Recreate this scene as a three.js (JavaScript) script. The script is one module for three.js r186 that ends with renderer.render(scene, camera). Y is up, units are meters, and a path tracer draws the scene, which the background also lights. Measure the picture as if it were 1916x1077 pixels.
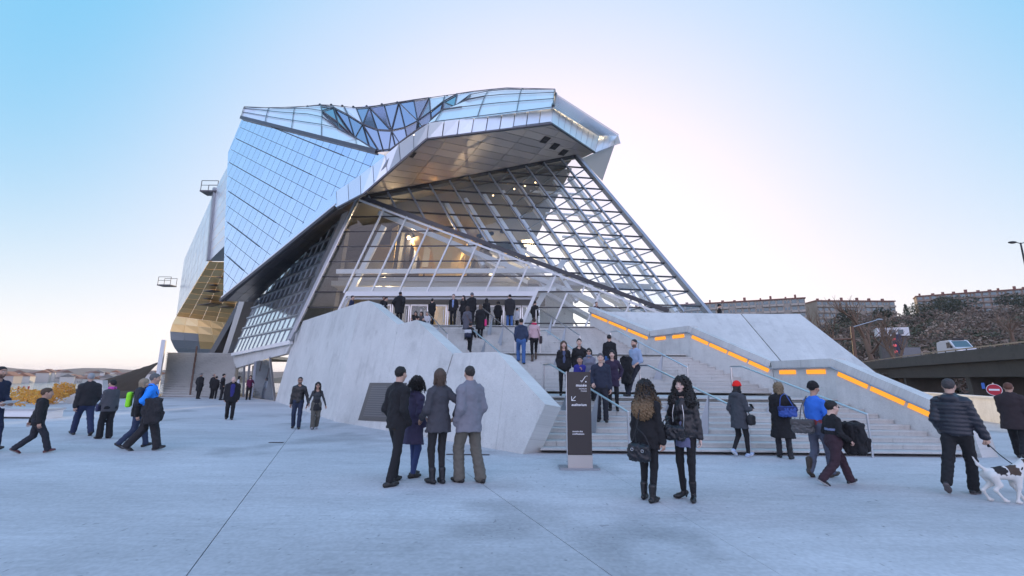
import * as THREE from 'three';
import { mergeGeometries } from 'three/addons/utils/BufferGeometryUtils.js';
import { SimplexNoise } from 'three/addons/math/SimplexNoise.js';
import { RectAreaLightUniformsLib } from 'three/addons/lights/RectAreaLightUniformsLib.js';
import { RoundedBoxGeometry } from 'three/addons/geometries/RoundedBoxGeometry.js';

// ---------- camera, sky, sun, exposure ----------
const scene = new THREE.Scene();
const camera = new THREE.PerspectiveCamera(64.72, 16 / 9, 0.1, 9000);
camera.position.set(0, 1.65, 0);
camera.rotation.set(0.1957, 0, 0.01, 'YXZ');
const renderer = new THREE.WebGLRenderer({ antialias: true });
renderer.setSize(1024, 576);
renderer.toneMapping = THREE.LinearToneMapping;
renderer.toneMappingExposure = 2.08;
renderer.shadowMap.enabled = true;

const SUN = new THREE.Vector3(0.08, 0.115, -1).normalize();
{
  // clear late-afternoon sky: pale round the low sun, blue away from it, a warm pale band along the horizon; out-of-view sky overhead and behind brightened as fill
  const W = 1024, Hh = 512, data = new Float32Array(W * Hh * 4);
  const ss = (a, b, x) => { const t = Math.min(1, Math.max(0, (x - a) / (b - a))); return t * t * (3 - 2 * t); };
  const mix = (a, b, t) => a.map((v, i) => v + (b[i] - v) * t);
  for (let j = 0; j < Hh; j++) for (let i = 0; i < W; i++) {
    const az = ((i + .5) / W - .5) * 2 * Math.PI, el = ((j + .5) / Hh - .5) * Math.PI;
    const d = [Math.cos(el) * Math.cos(az), Math.sin(el), Math.cos(el) * Math.sin(az)];
    const ang = Math.acos(Math.min(1, d[0] * SUN.x + d[1] * SUN.y + d[2] * SUN.z)) * 180 / Math.PI;
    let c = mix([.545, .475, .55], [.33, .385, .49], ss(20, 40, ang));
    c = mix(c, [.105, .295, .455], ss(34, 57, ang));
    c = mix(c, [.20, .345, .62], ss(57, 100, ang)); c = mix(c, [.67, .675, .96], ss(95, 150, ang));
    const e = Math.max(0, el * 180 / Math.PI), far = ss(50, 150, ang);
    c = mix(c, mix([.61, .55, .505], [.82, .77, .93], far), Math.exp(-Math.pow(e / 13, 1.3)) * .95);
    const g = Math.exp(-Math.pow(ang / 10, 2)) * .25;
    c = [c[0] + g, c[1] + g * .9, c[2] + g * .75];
    const k = (j * W + i) * 4; data[k] = c[0]; data[k + 1] = c[1]; data[k + 2] = c[2]; data[k + 3] = 1;
  }
  const t = new THREE.DataTexture(data, W, Hh, THREE.RGBAFormat, THREE.FloatType);
  t.mapping = THREE.EquirectangularReflectionMapping; t.magFilter = THREE.LinearFilter; t.minFilter = THREE.LinearFilter; t.needsUpdate = true;
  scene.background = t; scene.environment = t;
}
const sun = new THREE.DirectionalLight(new THREE.Color().setRGB(1, .72, .42), 2);
sun.position.copy(SUN).multiplyScalar(200); sun.castShadow = true;
sun.shadow.mapSize.set(2048, 2048);
Object.assign(sun.shadow.camera, { left: -90, right: 90, top: 60, bottom: -60, near: 1, far: 500 });
scene.add(sun); scene.add(sun.target);
RectAreaLightUniformsLib.init();

// ---------- helpers ----------
let seed = 7;
const rnd = (a = 0, b = 1) => { seed = (seed * 1664525 + 1013904223) >>> 0; return a + (b - a) * seed / 4294967296; };
const simplex = new SimplexNoise({ random: () => rnd() });
const N3 = (x, y, z) => simplex.noise3d(x, y, z);
const V = (x, y, z) => new THREE.Vector3(x, y, z);
const lerp = (a, b, t) => a + (b - a) * t;
const rgb = (r, g, b) => new THREE.Color().setRGB(r, g, b);
const taken = {};
const numbered = n => { const k = taken[n] = (taken[n] ?? -1) + 1; return k ? n + '_' + String(k).padStart(3, '0') : n; };
function shadows(o) { o.traverse(m => { if (m.isMesh) { m.castShadow = true; m.receiveShadow = true; } }); return o; }
function thing(name, label, category, group, pos = [0, 0, 0], turn = 0) {
  const o = new THREE.Group(); o.name = numbered(name); o.position.set(...pos); o.rotation.y = turn;
  o.userData = { label, category }; if (group) o.userData.group = group; scene.add(o); return o;
}
function part(parent, name, geo, mat, label) {
  const m = new THREE.Mesh(geo, mat); m.name = name; m.castShadow = m.receiveShadow = true;
  if (label) m.userData.label = label; parent.add(m); return m;
}
function sub(parent, name) { const g = new THREE.Group(); g.name = name; parent.add(g); return g; }
function top1(name, geo, mat, label, category, group) {
  const m = part(scene, numbered(name), geo, mat); m.userData = { label, category }; if (group) m.userData.group = group; return m;
}
function struct(name, geo, mat, label, kind = 'structure') {
  const m = part(scene, numbered(name), geo, mat); m.userData = { kind, label, category: name.replace(/_/g, ' ') }; return m;
}
// uv in metres by dominant normal
function uvm(g) {
  if (g.index) g = g.toNonIndexed();
  if (!g.attributes.normal) g.computeVertexNormals();
  const p = g.attributes.position, n = g.attributes.normal, uv = new Float32Array(p.count * 2);
  for (let i = 0; i < p.count; i += 3) {
    const nx = Math.abs(n.getX(i)), ny = Math.abs(n.getY(i)), nz = Math.abs(n.getZ(i));
    for (let k = i; k < i + 3 && k < p.count; k++) {
      const x = p.getX(k), y = p.getY(k), z = p.getZ(k);
      const [u, v] = ny > nx && ny > nz ? [x, z] : nx > nz ? [z, y] : [x, y];
      uv[k * 2] = u; uv[k * 2 + 1] = v;
    }
  }
  g.setAttribute('uv', new THREE.BufferAttribute(uv, 2)); return g;
}
// flat polygon (may be concave) in 3D, thickened by th against its normal; th = 0 gives a sheet
function slab(pts, th = 0, nrm) {
  const n = new THREE.Vector3(); const m = pts.length;
  for (let i = 0; i < m; i++) { const a = pts[i], b = pts[(i + 1) % m]; n.x += (a.y - b.y) * (a.z + b.z); n.y += (a.z - b.z) * (a.x + b.x); n.z += (a.x - b.x) * (a.y + b.y); }
  n.normalize(); let P = pts;
  if (nrm && n.dot(nrm) < 0) { n.negate(); P = [...pts].reverse(); }
  const u = Math.abs(n.y) > .9 ? V(1, 0, 0) : V(0, 1, 0).cross(n).normalize(); u.addScaledVector(n, -u.dot(n)).normalize(); const w = n.clone().cross(u);
  const P2 = P.map(p => new THREE.Vector2(p.dot(u), p.dot(w)));
  const tri = THREE.ShapeUtils.triangulateShape(P2, []);
  const pos = [], uv = [], put = (p) => { pos.push(p.x, p.y, p.z); uv.push(p.dot(u), p.dot(w)); };
  for (const t of tri) {
    const cr = (P2[t[1]].x - P2[t[0]].x) * (P2[t[2]].y - P2[t[0]].y) - (P2[t[1]].y - P2[t[0]].y) * (P2[t[2]].x - P2[t[0]].x);
    const q = cr > 0 ? t : [t[0], t[2], t[1]];
    q.forEach(i => put(P[i]));
    if (th) [q[0], q[2], q[1]].forEach(i => put(P[i].clone().addScaledVector(n, -th)));
  }
  if (th) for (let i = 0; i < m; i++) {
    const a = P[i], b = P[(i + 1) % m], c = b.clone().addScaledVector(n, -th), d = a.clone().addScaledVector(n, -th);
    [a, d, c, a, c, b].forEach(put);
  }
  const g = new THREE.BufferGeometry();
  g.setAttribute('position', new THREE.Float32BufferAttribute(pos, 3)); g.setAttribute('uv', new THREE.Float32BufferAttribute(uv, 2));
  g.computeVertexNormals(); return g;
}
// straight bar a..b, w wide, h deep along the direction n
function bar(a, b, w, h, n = V(0, 1, 0)) {
  const z = b.clone().sub(a), L = z.length(); z.normalize();
  const x = n.clone().cross(z); if (x.lengthSq() < 1e-6) x.set(1, 0, 0).cross(z); x.normalize(); const y = z.clone().cross(x);
  const g = new THREE.BoxGeometry(w, h, L);
  g.applyMatrix4(new THREE.Matrix4().makeBasis(x, y, z).setPosition(a.clone().add(b).multiplyScalar(.5)));
  return g;
}
function rod(a, b, r, r2 = r, seg = 8) {
  const z = b.clone().sub(a), L = z.length();
  const g = new THREE.CylinderGeometry(r2, r, L, seg); g.applyQuaternion(new THREE.Quaternion().setFromUnitVectors(V(0, 1, 0), z.normalize()));
  g.translate((a.x + b.x) / 2, (a.y + b.y) / 2, (a.z + b.z) / 2); return g;
}
const box = (x0, x1, y0, y1, z0, z1) => new THREE.BoxGeometry(x1 - x0, y1 - y0, z1 - z0).translate((x0 + x1) / 2, (y0 + y1) / 2, (z0 + z1) / 2);
const merge = gs => mergeGeometries(gs.map(g => { g = g.index ? g.toNonIndexed() : g; for (const k of Object.keys(g.attributes)) if (!['position', 'normal', 'uv', 'color'].includes(k)) g.deleteAttribute(k); return g; }));
// convex clip of a 2D polygon to c0 <= p[k] <= c1
function clip2(poly, k, c, s) {
  const out = [];
  for (let i = 0; i < poly.length; i++) {
    const a = poly[i], b = poly[(i + 1) % poly.length], da = (a[k] - c) * s, db = (b[k] - c) * s;
    if (da >= 0) out.push(a);
    if ((da > 0 && db < 0) || (da < 0 && db > 0)) { const t = da / (da - db); out.push([lerp(a[0], b[0], t), lerp(a[1], b[1], t)]); }
  }
  return out;
}
const strip = (poly, k, c0, c1) => clip2(clip2(poly, k, c0, 1), k, c1, -1);
// skew grid on a plane: point = O + a e1 + b e2
function planeGrid(O, e1, e2) {
  const n = e1.clone().cross(e2).normalize(), E = e1.dot(e1), F = e1.dot(e2), G = e2.dot(e2), D = E * G - F * F;
  return {
    n, to: p => { const q = p.clone().sub(O), x = q.dot(e1), y = q.dot(e2); return [(G * x - F * y) / D, (E * y - F * x) / D]; },
    at: (a, b, off = 0) => O.clone().addScaledVector(e1, a).addScaledVector(e2, b).addScaledVector(n, off)
  };
}
const range = (a, b, s) => { const r = []; for (let v = a; v < b + 1e-6; v += s) r.push(v); return r; };
function cells(poly, as, bs, gap = 0) {
  const out = [];
  for (let i = 0; i + 1 < as.length; i++) {
    const s = strip(poly, 0, as[i] + gap, as[i + 1] - gap); if (s.length < 3) continue;
    for (let j = 0; j + 1 < bs.length; j++) { const c = strip(s, 1, bs[j] + gap, bs[j + 1] - gap); if (c.length >= 3 && area2(c) > .02) out.push({ c, i, j }); }
  }
  return out;
}
const area2 = c => { let s = 0; for (let i = 0; i < c.length; i++) { const a = c[i], b = c[(i + 1) % c.length]; s += a[0] * b[1] - a[1] * b[0]; } return Math.abs(s / 2); };
function chord(poly, k, c) { // where the line p[k] = c crosses the polygon
  const r = [];
  for (let i = 0; i < poly.length; i++) { const a = poly[i], b = poly[(i + 1) % poly.length], da = a[k] - c, db = b[k] - c; if ((da < 0) !== (db < 0)) { const t = da / (da - db); r.push(lerp(a[1 - k], b[1 - k], t)); } }
  return r.length >= 2 ? [Math.min(...r), Math.max(...r)] : null;
}
function tiltSheet(pts, n, amt) { // a pane set a hair out of true
  const c = pts.reduce((s, p) => s.add(p), V(0, 0, 0)).multiplyScalar(1 / pts.length);
  const ax = V(rnd(-1, 1), rnd(-1, 1), rnd(-1, 1)).cross(n).normalize(), q = new THREE.Quaternion().setFromAxisAngle(ax, rnd(-amt, amt));
  return pts.map(p => p.clone().sub(c).applyQuaternion(q).add(c));
}

// ---------- textures and materials ----------
const hsh = (x, y, s) => { let h = Math.imul(x, 374761393) ^ Math.imul(y, 668265263) ^ Math.imul(s, 2246822519); h = Math.imul(h ^ (h >>> 13), 1274126177); return ((h ^ (h >>> 16)) >>> 0) / 4294967296; };
function vn(x, y, px, py, s) { // tiling value noise, period px, py cells
  const i = Math.floor(x), j = Math.floor(y), f = x - i, g = y - j, u = f * f * (3 - 2 * f), v = g * g * (3 - 2 * g);
  const m = (a, p) => ((a % p) + p) % p, h = (a, b) => hsh(m(a, px), m(b, py), s);
  return lerp(lerp(h(i, j), h(i + 1, j), u), lerp(h(i, j + 1), h(i + 1, j + 1), u), v);
}
function makeTex(n, fn, srgb = true) {
  const d = new Uint8Array(n * n * 4);
  for (let j = 0; j < n; j++) for (let i = 0; i < n; i++) { const c = fn(i / n, j / n), k = (j * n + i) * 4; for (let q = 0; q < 3; q++) d[k + q] = Math.max(0, Math.min(255, (Array.isArray(c) ? c[q] : c) * 255)); d[k + 3] = 255; }
  const t = new THREE.DataTexture(d, n, n); t.wrapS = t.wrapT = THREE.RepeatWrapping; t.magFilter = THREE.LinearFilter; t.minFilter = THREE.LinearMipmapLinearFilter; t.generateMipmaps = true;
  if (srgb) t.colorSpace = THREE.SRGBColorSpace; t.needsUpdate = true; return t;
}
const rep = (t, s, s2 = s) => { const c = t.clone(); c.repeat.set(1 / s, 1 / s2); c.needsUpdate = true; return c; };
const concreteFn = (u, v) => {
  let n = .5 * vn(u * 5, v * 5, 5, 5, 1) + .3 * vn(u * 17, v * 17, 17, 17, 2) + .2 * vn(u * 70, v * 70, 70, 70, 3);
  const st = vn(u * 46, v * 3, 46, 3, 4), st2 = vn(u * 160, v * 7, 160, 7, 5), m = vn(u * 4, v * 4, 4, 4, 6);
  let c = .84 + .09 * (n - .5) + .05 * (vn(u * 300, v * 300, 300, 300, 8) - .5);
  c -= Math.max(0, st - .66) * .13 * m + Math.max(0, st2 - .74) * .08 * m; const bl = vn(u * 9, v * 8, 9, 8, 10) * .6 + vn(u * 27, v * 25, 27, 25, 12) * .4; c -= Math.max(0, bl - .62) * .16;
  const pit = vn(u * 120, v * 120, 120, 120, 9); if (pit > .93) c -= (pit - .93) * 2.4;
  return [c, c * 1.0, c * .985];
};
const texConcrete = makeTex(1024, concreteFn);
const plazaFn = (u, v) => {
  const broad = vn(u * 6, v * 9, 6, 9, 11), mid = vn(u * 20, v * 60, 20, 60, 12), br = vn(u * 60, v * 420, 60, 420, 13), br2 = vn(u * 130, v * 900, 130, 900, 14), f = vn(u * 700, v * 700, 700, 700, 15);
  const m2 = vn(u * 34, v * 26, 34, 26, 16);
  let c = .80 + .10 * (broad - .5) + .055 * (mid - .5) + .05 * (br - .5) * (.2 + m2) + .025 * (br2 - .5) + .07 * (f - .5);
  const sp = vn(u * 420, v * 420, 420, 420, 17); if (sp > .955) c -= (sp - .955) * 8;
  const stn = vn(u * 13, v * 11, 13, 11, 18) * .6 + vn(u * 41, v * 37, 41, 37, 19) * .4; c -= Math.max(0, stn - .6) * .4; const gum = vn(u * 230, v * 230, 230, 230, 27); if (gum > .972) c -= .12;
  return [c, c, c];
};
const texPlaza = makeTex(2048, plazaFn);
const texNoise = makeTex(512, (u, v) => .5 * vn(u * 32, v * 32, 32, 32, 21) + .3 * vn(u * 90, v * 90, 90, 90, 22) + .2 * vn(u * 250, v * 250, 250, 250, 23), false);
const texWeave = makeTex(256, (u, v) => { const a = Math.sin(u * Math.PI * 2 * 64) * .5 + .5, b = Math.sin(v * Math.PI * 2 * 64) * .5 + .5, n = vn(u * 40, v * 40, 40, 40, 31); return .35 * a + .35 * b + .3 * n; }, false);
const std = (c, rough, o = {}) => new THREE.MeshStandardMaterial({ color: Array.isArray(c) ? rgb(...c) : c, roughness: rough, ...o });
const M = {
  concrete: std([.87, .87, .86], .85, { map: rep(texConcrete, 5), bumpMap: rep(texNoise, 1.3), bumpScale: .004 }),
  concreteStep: std([.74, .745, .74], .85, { map: rep(texConcrete, 3.1), bumpMap: rep(texNoise, .9), bumpScale: .003 }),
  concreteShade: std([.40, .39, .375], .9, { map: rep(texConcrete, 6), bumpMap: rep(texNoise, 1.3), bumpScale: .004 }),  // greyed so recesses and the hall inside look dim: shade put into the colour
  concreteDark: std([.17, .165, .16], .9, { map: rep(texConcrete, 6), bumpMap: rep(texNoise, 1.3), bumpScale: .006 }),
  plaza: std([.80, .80, .82], .72, { map: rep(texPlaza, 20), bumpMap: rep(texNoise, .8), bumpScale: .0015 }),
  joint: std([.05, .05, .055], .9),
  blackMetal: std([.015, .015, .017], .5),
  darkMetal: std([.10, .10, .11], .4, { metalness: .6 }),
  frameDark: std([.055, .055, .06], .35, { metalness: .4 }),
  steel: std([.62, .63, .65], .28, { metalness: 1 }),
  steelGrey: std([.36, .38, .41], .4, { metalness: .7 }),
  whitePaint: std([.72, .73, .74], .4),
  greyPaint: std([.42, .43, .45], .45),
  glass: new THREE.MeshPhysicalMaterial({ color: rgb(.90, .95, .96), transmission: 1, thickness: 0, roughness: .01, ior: 1.62 }),
  glassDark: new THREE.MeshPhysicalMaterial({ color: rgb(.5, .56, .62), transmission: 1, thickness: 0, roughness: .02, ior: 1.75 }),
  mirror: [0, 1, 2, 3].map(i => std([[.78, .81, .85], [.76, .80, .84], [.80, .83, .87], [.75, .79, .84]][i], .1 + .015 * i, { metalness: 1 })),
  fascia: [0, 1, 2].map(i => std([[.78, .83, .86], [.74, .79, .83], [.82, .86, .88]][i], .33, { metalness: .45 })),
  roofGlass: [0, 1, 2].map(i => std([[.88, .90, .92], [.84, .87, .90], [.91, .92, .93]][i], .2, { metalness: .35 })),
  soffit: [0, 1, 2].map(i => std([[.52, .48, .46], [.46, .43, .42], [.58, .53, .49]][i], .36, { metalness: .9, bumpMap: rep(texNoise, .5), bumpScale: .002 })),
  gold: [0, 1, 2].map(i => std([[.86, .60, .28], [.80, .54, .24], [.90, .66, .34]][i], .42, { metalness: .65 })),  // on the rear steel underside this gold is reflected sunset put into the colour
};
// ---------- ground, plaza, stairs ----------
const v3 = a => V(a[0], a[1], a[2]);
{ // open ground reaching the horizon, river on the left, low land on the right
  const g = new THREE.PlaneGeometry(9000, 9000).rotateX(-Math.PI / 2); g.translate(0, -9, -2000);
  struct('ground', uvm(g), std([.16, .14, .10], .95, { map: rep(texConcrete, 90) }), 'bare ground stretching to the horizon');
  const land = slab([V(-60, -1.3, 40), V(400, -1.3, 40), V(900, -1.3, -1500), V(-52, -1.3, -1500), V(-42, -1.3, -60), V(-34, -1.3, -34), V(-34, -1.3, 0)], 3, V(0, 1, 0));
  struct('terrain', land, std([.13, .12, .10], .95, { map: rep(texConcrete, 14) }), 'low ground beyond the plaza edge');
  const w = slab([V(-1400, -6.5, 60), V(-30, -6.5, 60), V(-40, -6.5, -520), V(-1400, -6.5, -520)], 0, V(0, 1, 0));
  struct('river', w, new THREE.MeshPhysicalMaterial({ color: rgb(.10, .13, .14), roughness: .12, ior: 1.33, bumpMap: rep(texNoise, 9), bumpScale: .08 }), 'pale bright river behind the plaza edge');
}
{ // plaza slabs, cut by the joints the photograph shows
  const plaza = new THREE.Group(); plaza.name = 'plaza'; plaza.userData = { kind: 'structure', label: 'pale brushed concrete plaza with thin joints', category: 'plaza' }; scene.add(plaza);
  const bed = slab([V(-34, -.05, 12), V(33, -.05, 12), V(33, -.05, -24), V(14, -.05, -40), V(-34, -.05, -44)], .6, V(0, 1, 0));
  part(plaza, 'joint_bed', bed, M.joint);
  const cut = [[[-2.7, -4.2], [-5.96, -12.77], .011], [[-.47, -7.74], [.88, -4.29], .011], [[1.67, -9.64], [2.31, -4.7], .005], [[-5.96, -12.77], [-17, -17.3], 0.012], [[2.9, -9.2], [5.6, -3.9], .004], [[-30, -17.0], [14, -17.0], .012], [[-20, -9.7], [14, -9.7], .005]];
  let polys = [[[-34, 12], [33, 12], [33, -24], [14, -40], [-34, -44]]];
  for (const [a, b, w] of cut.filter(c => c[2] > 0)) {
    const n = [-(b[1] - a[1]), b[0] - a[0]], L = Math.hypot(...n); n[0] /= L; n[1] /= L; const c = n[0] * a[0] + n[1] * a[1];
    const side = (p, s, off) => { const out = []; for (let i = 0; i < p.length; i++) { const q = p[i], r = p[(i + 1) % p.length], dq = (n[0] * q[0] + n[1] * q[1] - c) * s - off, dr = (n[0] * r[0] + n[1] * r[1] - c) * s - off; if (dq >= 0) out.push(q); if (dq * dr < 0) { const t = dq / (dq - dr); out.push([lerp(q[0], r[0], t), lerp(q[1], r[1], t)]); } } return out; };
    polys = polys.flatMap(p => [side(p, 1, w / 2), side(p, -1, w / 2)]).filter(p => p.length > 2 && area2(p) > .05);
  }
  polys.forEach(p => part(plaza, 'paving_slab', slab(p.map(q => V(q[0], 0, q[1])), .045, V(0, 1, 0)), M.plaza));
  for (const [x0, x1, z] of [[-6.05, -5.7, -11.95], [-1.4, -.45, -10.42]]) {
    const d = thing('drain_slot', x0 < -2 ? 'short dark drain slot in the plaza left of the concrete wall' : 'long dark drain slot in the plaza below the concrete wall', 'drain', 'drain slots in the paving', [0, 0, 0]);
    part(d, 'frame', box(x0, x1, .003, .012, z - .05, z + .05), M.darkMetal); for (let k = 0; k < 5; k++) { const w = (x1 - x0) / 5; part(d, 'grate_bar', box(x0 + w * k + .02, x0 + w * (k + 1) - .02, .0125, .016, z - .035, z + .035), M.blackMetal); }
  }
}
// stair levels: [y0, z0, y1, z1, risers]
const FL = [[0, -10.7, 1.14, -14.0, 10], [1.14, -16.0, 2.67, -18.9, 12], [2.67, -21.1, 4.42, -24.6, 14]];
const RW = [[10.5, 1.04, -11.2], [9.55, 2.32, -13.7], [9.1, 2.32, -16.1], [7.2, 3.82, -18.5], [6.3, 3.82, -20.7], [4.25, 5.55, -24.8]];   // coping line of the right parapet
const xR = z => { if (z > RW[0][2]) return RW[0][0]; for (let i = 0; i + 1 < RW.length; i++) if (z <= RW[i][2] && z >= RW[i + 1][2]) return lerp(RW[i][0], RW[i + 1][0], (z - RW[i][2]) / (RW[i + 1][2] - RW[i][2])); return 4.25; };
const xL = (z, y) => (z > -17.7 ? .26 + (z + 10.6) * .966 : -6.6 + (z + 17.7) * .674) + .5 + .12 * y;
const stepY = (z) => { for (const [y0, z0, y1, z1, n] of FL) { if (z > z0) return y0; if (z > z1) return y0 + (y1 - y0) / n * (Math.floor((z0 - z) / (z0 - z1) * n) + 1 > n ? n : Math.floor((z0 - z) / (z0 - z1) * n) + 1); } return 4.42; };
const stairs = thing('grand_staircase', 'wide pale concrete staircase in three flights up to the entrance', 'staircase');
{
  const zin = -30;
  FL.forEach(([y0, z0, y1, z1, n], f) => {
    const h = (y1 - y0) / n, tr = (z0 - z1) / n;
    for (let i = 0; i < n; i++) {
      const za = z0 - i * tr, zb = za - tr - .06, yt = y0 + (i + 1) * h, first = i === 0, last = i === n - 1;
      const x0 = xL(za, yt), x1 = xR(za - .01) - .004;
      // blocks with open joints
      const cuts = [x0]; let x = x0 + rnd(.6, 2); while (x < x1 - .7) { cuts.push(x); x += rnd(1.5, 2.3); } cuts.push(x1);
      const yb = first ? yt - h * .42 : yt - h + .004;
      const zEnd = last ? (f < 2 ? FL[f + 1][1] + .02 : -24.9) : zb;
      for (let k = 0; k + 1 < cuts.length; k++) {
        const X0 = cuts[k] + .004, X1 = cuts[k + 1] - .004, zf = za + rnd(-.002, .002), yy = yt + rnd(-.002, .002);
        if (last) { part(stairs, 'landing_slab', uvm(box(X0, X1, yy - .035, yy, zEnd, zf)), M.concreteStep); part(stairs, 'step_block', uvm(box(X0, X1, yt - h + .004, yy - .04, zEnd, zf - .16)), M.concreteStep); }
        else part(stairs, 'step_block', uvm(merge([box(X0, X1, yy - .035, yy, first ? zb - .3 : zEnd, zf), box(X0 + .001, X1 - .001, yb, yy - .0355, first ? zb - .3 : zEnd, zf - .018)])), M.concreteStep);
      }
    }
    part(stairs, 'stair_core', slab([V(xL(z0, 0) + .1, y0 - .06, z0 - .5), V(xR(z0) - .05, y0 - .06, z0 - .5), V(xR(z1) - .05, y1 - .25, z1 - .3), V(xL(z1, 0) + .1, y1 - .25, z1 - .3)], .3, V(0, 1, 0)), M.concreteStep);
  });
  // platform at the head of the stairs
  const pf = [V(4.3, 4.40, -24.7), V(xL(-24.7, 4.4), 4.40, -24.7), V(-14.6, 4.40, -30.4), V(-14.4, 4.40, -46), V(17, 4.40, -46), V(17, 4.40, -26), V(6, 4.40, -24.9)];
  part(stairs, 'platform', slab(pf, .5, V(0, 1, 0)), M.concreteStep);
}
// handrails: top and bottom post feet
function handrail(u, l, where, topFlat = .45) {
  const o = thing('stair_handrail', where, 'handrail', 'steel handrails on the grand staircase');
  const a = v3(u), b = v3(l), h = .93, r = .026;
  const dir = b.clone().sub(a).setY(0).normalize();
  const a0 = a.clone().addScaledVector(dir, -.02), at = a0.clone().setY(a.y + h), a2 = at.clone().addScaledVector(dir, topFlat);
  const bt = b.clone().setY(b.y + h);
  part(o, 'post', rod(a0, at, r, r, 10), M.steel); part(o, 'post', rod(b, bt, r, r, 10), M.steel);
  part(o, 'rail', merge([rod(at, a2, r, r, 10), rod(a2, bt, r, r, 10), new THREE.SphereGeometry(r, 8, 6).translate(at.x, at.y, at.z), new THREE.SphereGeometry(r, 8, 6).translate(a2.x, a2.y, a2.z), new THREE.SphereGeometry(r, 8, 6).translate(bt.x, bt.y, bt.z)]), M.steel);
  for (const t of [.34, .68]) {
    const p = a2.clone().lerp(bt, t), side = V(dir.z, 0, -dir.x), y = stepY(p.z - .02), q = V(p.x, y, p.z), w0 = .13, w1 = .03;
    const c = [q.clone().addScaledVector(dir, w0 * .3), q.clone().addScaledVector(dir, -w0 * 1.2), p.clone().addScaledVector(dir, -w1 + .02), p.clone().addScaledVector(dir, w1)].map(k => k.addScaledVector(side, .008));
    // fin leans across the flight
    c[0].x -= .10; c[1].x -= .24;
    part(o, 'support_fin', slab(c, .016), M.steelGrey);
  }
}
handrail([1.02, 1.14, -14.35], [2.63, 0, -10.55], 'steel handrail on the lowest flight behind the brown sign pylon');
handrail([4.0, 1.14, -14.35], [5.3, 0, -10.55], 'steel handrail on the lowest flight behind the two young women');
handrail([6.85, 1.14, -14.35], [8.0, 0, -10.55], 'steel handrail on the lowest flight nearest the glowing parapet');
handrail([-1.85, 2.67, -19.1], [.15, 1.14, -15.85], 'steel handrail on the middle flight beside the left concrete wall');
handrail([1.2, 2.67, -19.1], [3.0, 1.14, -15.85], 'steel handrail in the centre of the middle flight');
handrail([4.16, 2.67, -19.1], [6.05, 1.14, -15.85], 'steel handrail on the middle flight nearest the glowing parapet');
handrail([-5.0, 4.42, -24.85], [-2.95, 2.67, -20.95], 'steel handrail on the top flight beside the left concrete wall');
handrail([-1.75, 4.42, -24.85], [.15, 2.67, -20.95], 'steel handrail in the centre of the top flight');
handrail([1.35, 4.42, -24.85], [3.15, 2.67, -20.95], 'steel handrail on the top flight nearest the glowing parapet');
// right parapet with coping, handrail and light strips
{
  const o = thing('parapet_wall', 'concrete parapet wall with glowing orange strips right of the stairs', 'wall');
  const lampM = new THREE.MeshStandardMaterial({ color: rgb(.35, .14, .02), emissive: rgb(1, .35, .02), emissiveIntensity: .55, roughness: .5 });
  const nS = [3, 2, 4, 2, 3];
  for (let i = 0; i + 1 < RW.length; i++) {
    const a = v3(RW[i]), b = v3(RW[i + 1]), dir = b.clone().sub(a), L = dir.length(); dir.normalize();
    const out = V(-dir.z, 0, dir.x).normalize(); if (out.x < 0) out.negate();
    const e = i ? 0 : 0;
    const A = a.clone(), B = b.clone(); const lo = y => Math.max(-.03, y - 3.2);
    const face = [A.clone().setY(-.03), B.clone().setY(-.03), B.clone().setY(B.y - .26), A.clone().setY(A.y - .26)].map(p => p.addScaledVector(out, .05));
    part(o, 'wall_panel', slab(face, .42, out.clone().negate()), M.concrete);
    const cap = [A.clone(), B.clone(), B.clone().addScaledVector(out, .5), A.clone().addScaledVector(out, .5)];
    part(o, 'coping', slab(cap, .25, V(0, 1, 0)), M.concrete);
    const n = nS[i], t0 = .03, t1 = .97, sl = (t1 - t0) / n, fill = (i % 2) ? .6 : .9;
    const off = p => p.clone().addScaledVector(out, -.02);
    part(o, 'handrail', rod(off(a).addScaledVector(V(0, 1, 0), -.27).addScaledVector(out, -.03), off(b).addScaledVector(V(0, 1, 0), -.27).addScaledVector(out, -.03), .024, .024, 10), M.steelGrey);
    for (let k = 0; k < n; k++) {
      const p = a.clone().lerp(b, t0 + sl * (k + .5 - fill / 2)), q = a.clone().lerp(b, t0 + sl * (k + .5 + fill / 2));
      for (const z of [p, q]) { z.y -= .385; z.addScaledVector(out, .035); }
      const up = dir.clone().cross(out).normalize(); if (up.y < 0) up.negate();
      part(o, 'light_strip', bar(p, q, .03, .13, up), lampM);
      const c = p.clone().lerp(q, .5).addScaledVector(out, -.03), l = new THREE.RectAreaLight(rgb(1, .45, .08), .9, p.distanceTo(q), .1);
      l.position.copy(c); l.name = 'strip_light'; l.lookAt(c.clone().sub(out)); o.add(l);
    }
  }
  const e0 = v3(RW[0]); // rounded foot at the plaza end
  part(o, 'wall_end', slab([V(10.48, -.03, -11.22), V(10.6, -.03, -10.75), V(10.55, .55, -10.8), V(10.5, 1.02, -11.22)].map(p => p.add(V(.02, 0, 0))), .46, V(-1, 0, 0)), M.concrete);
}
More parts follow.
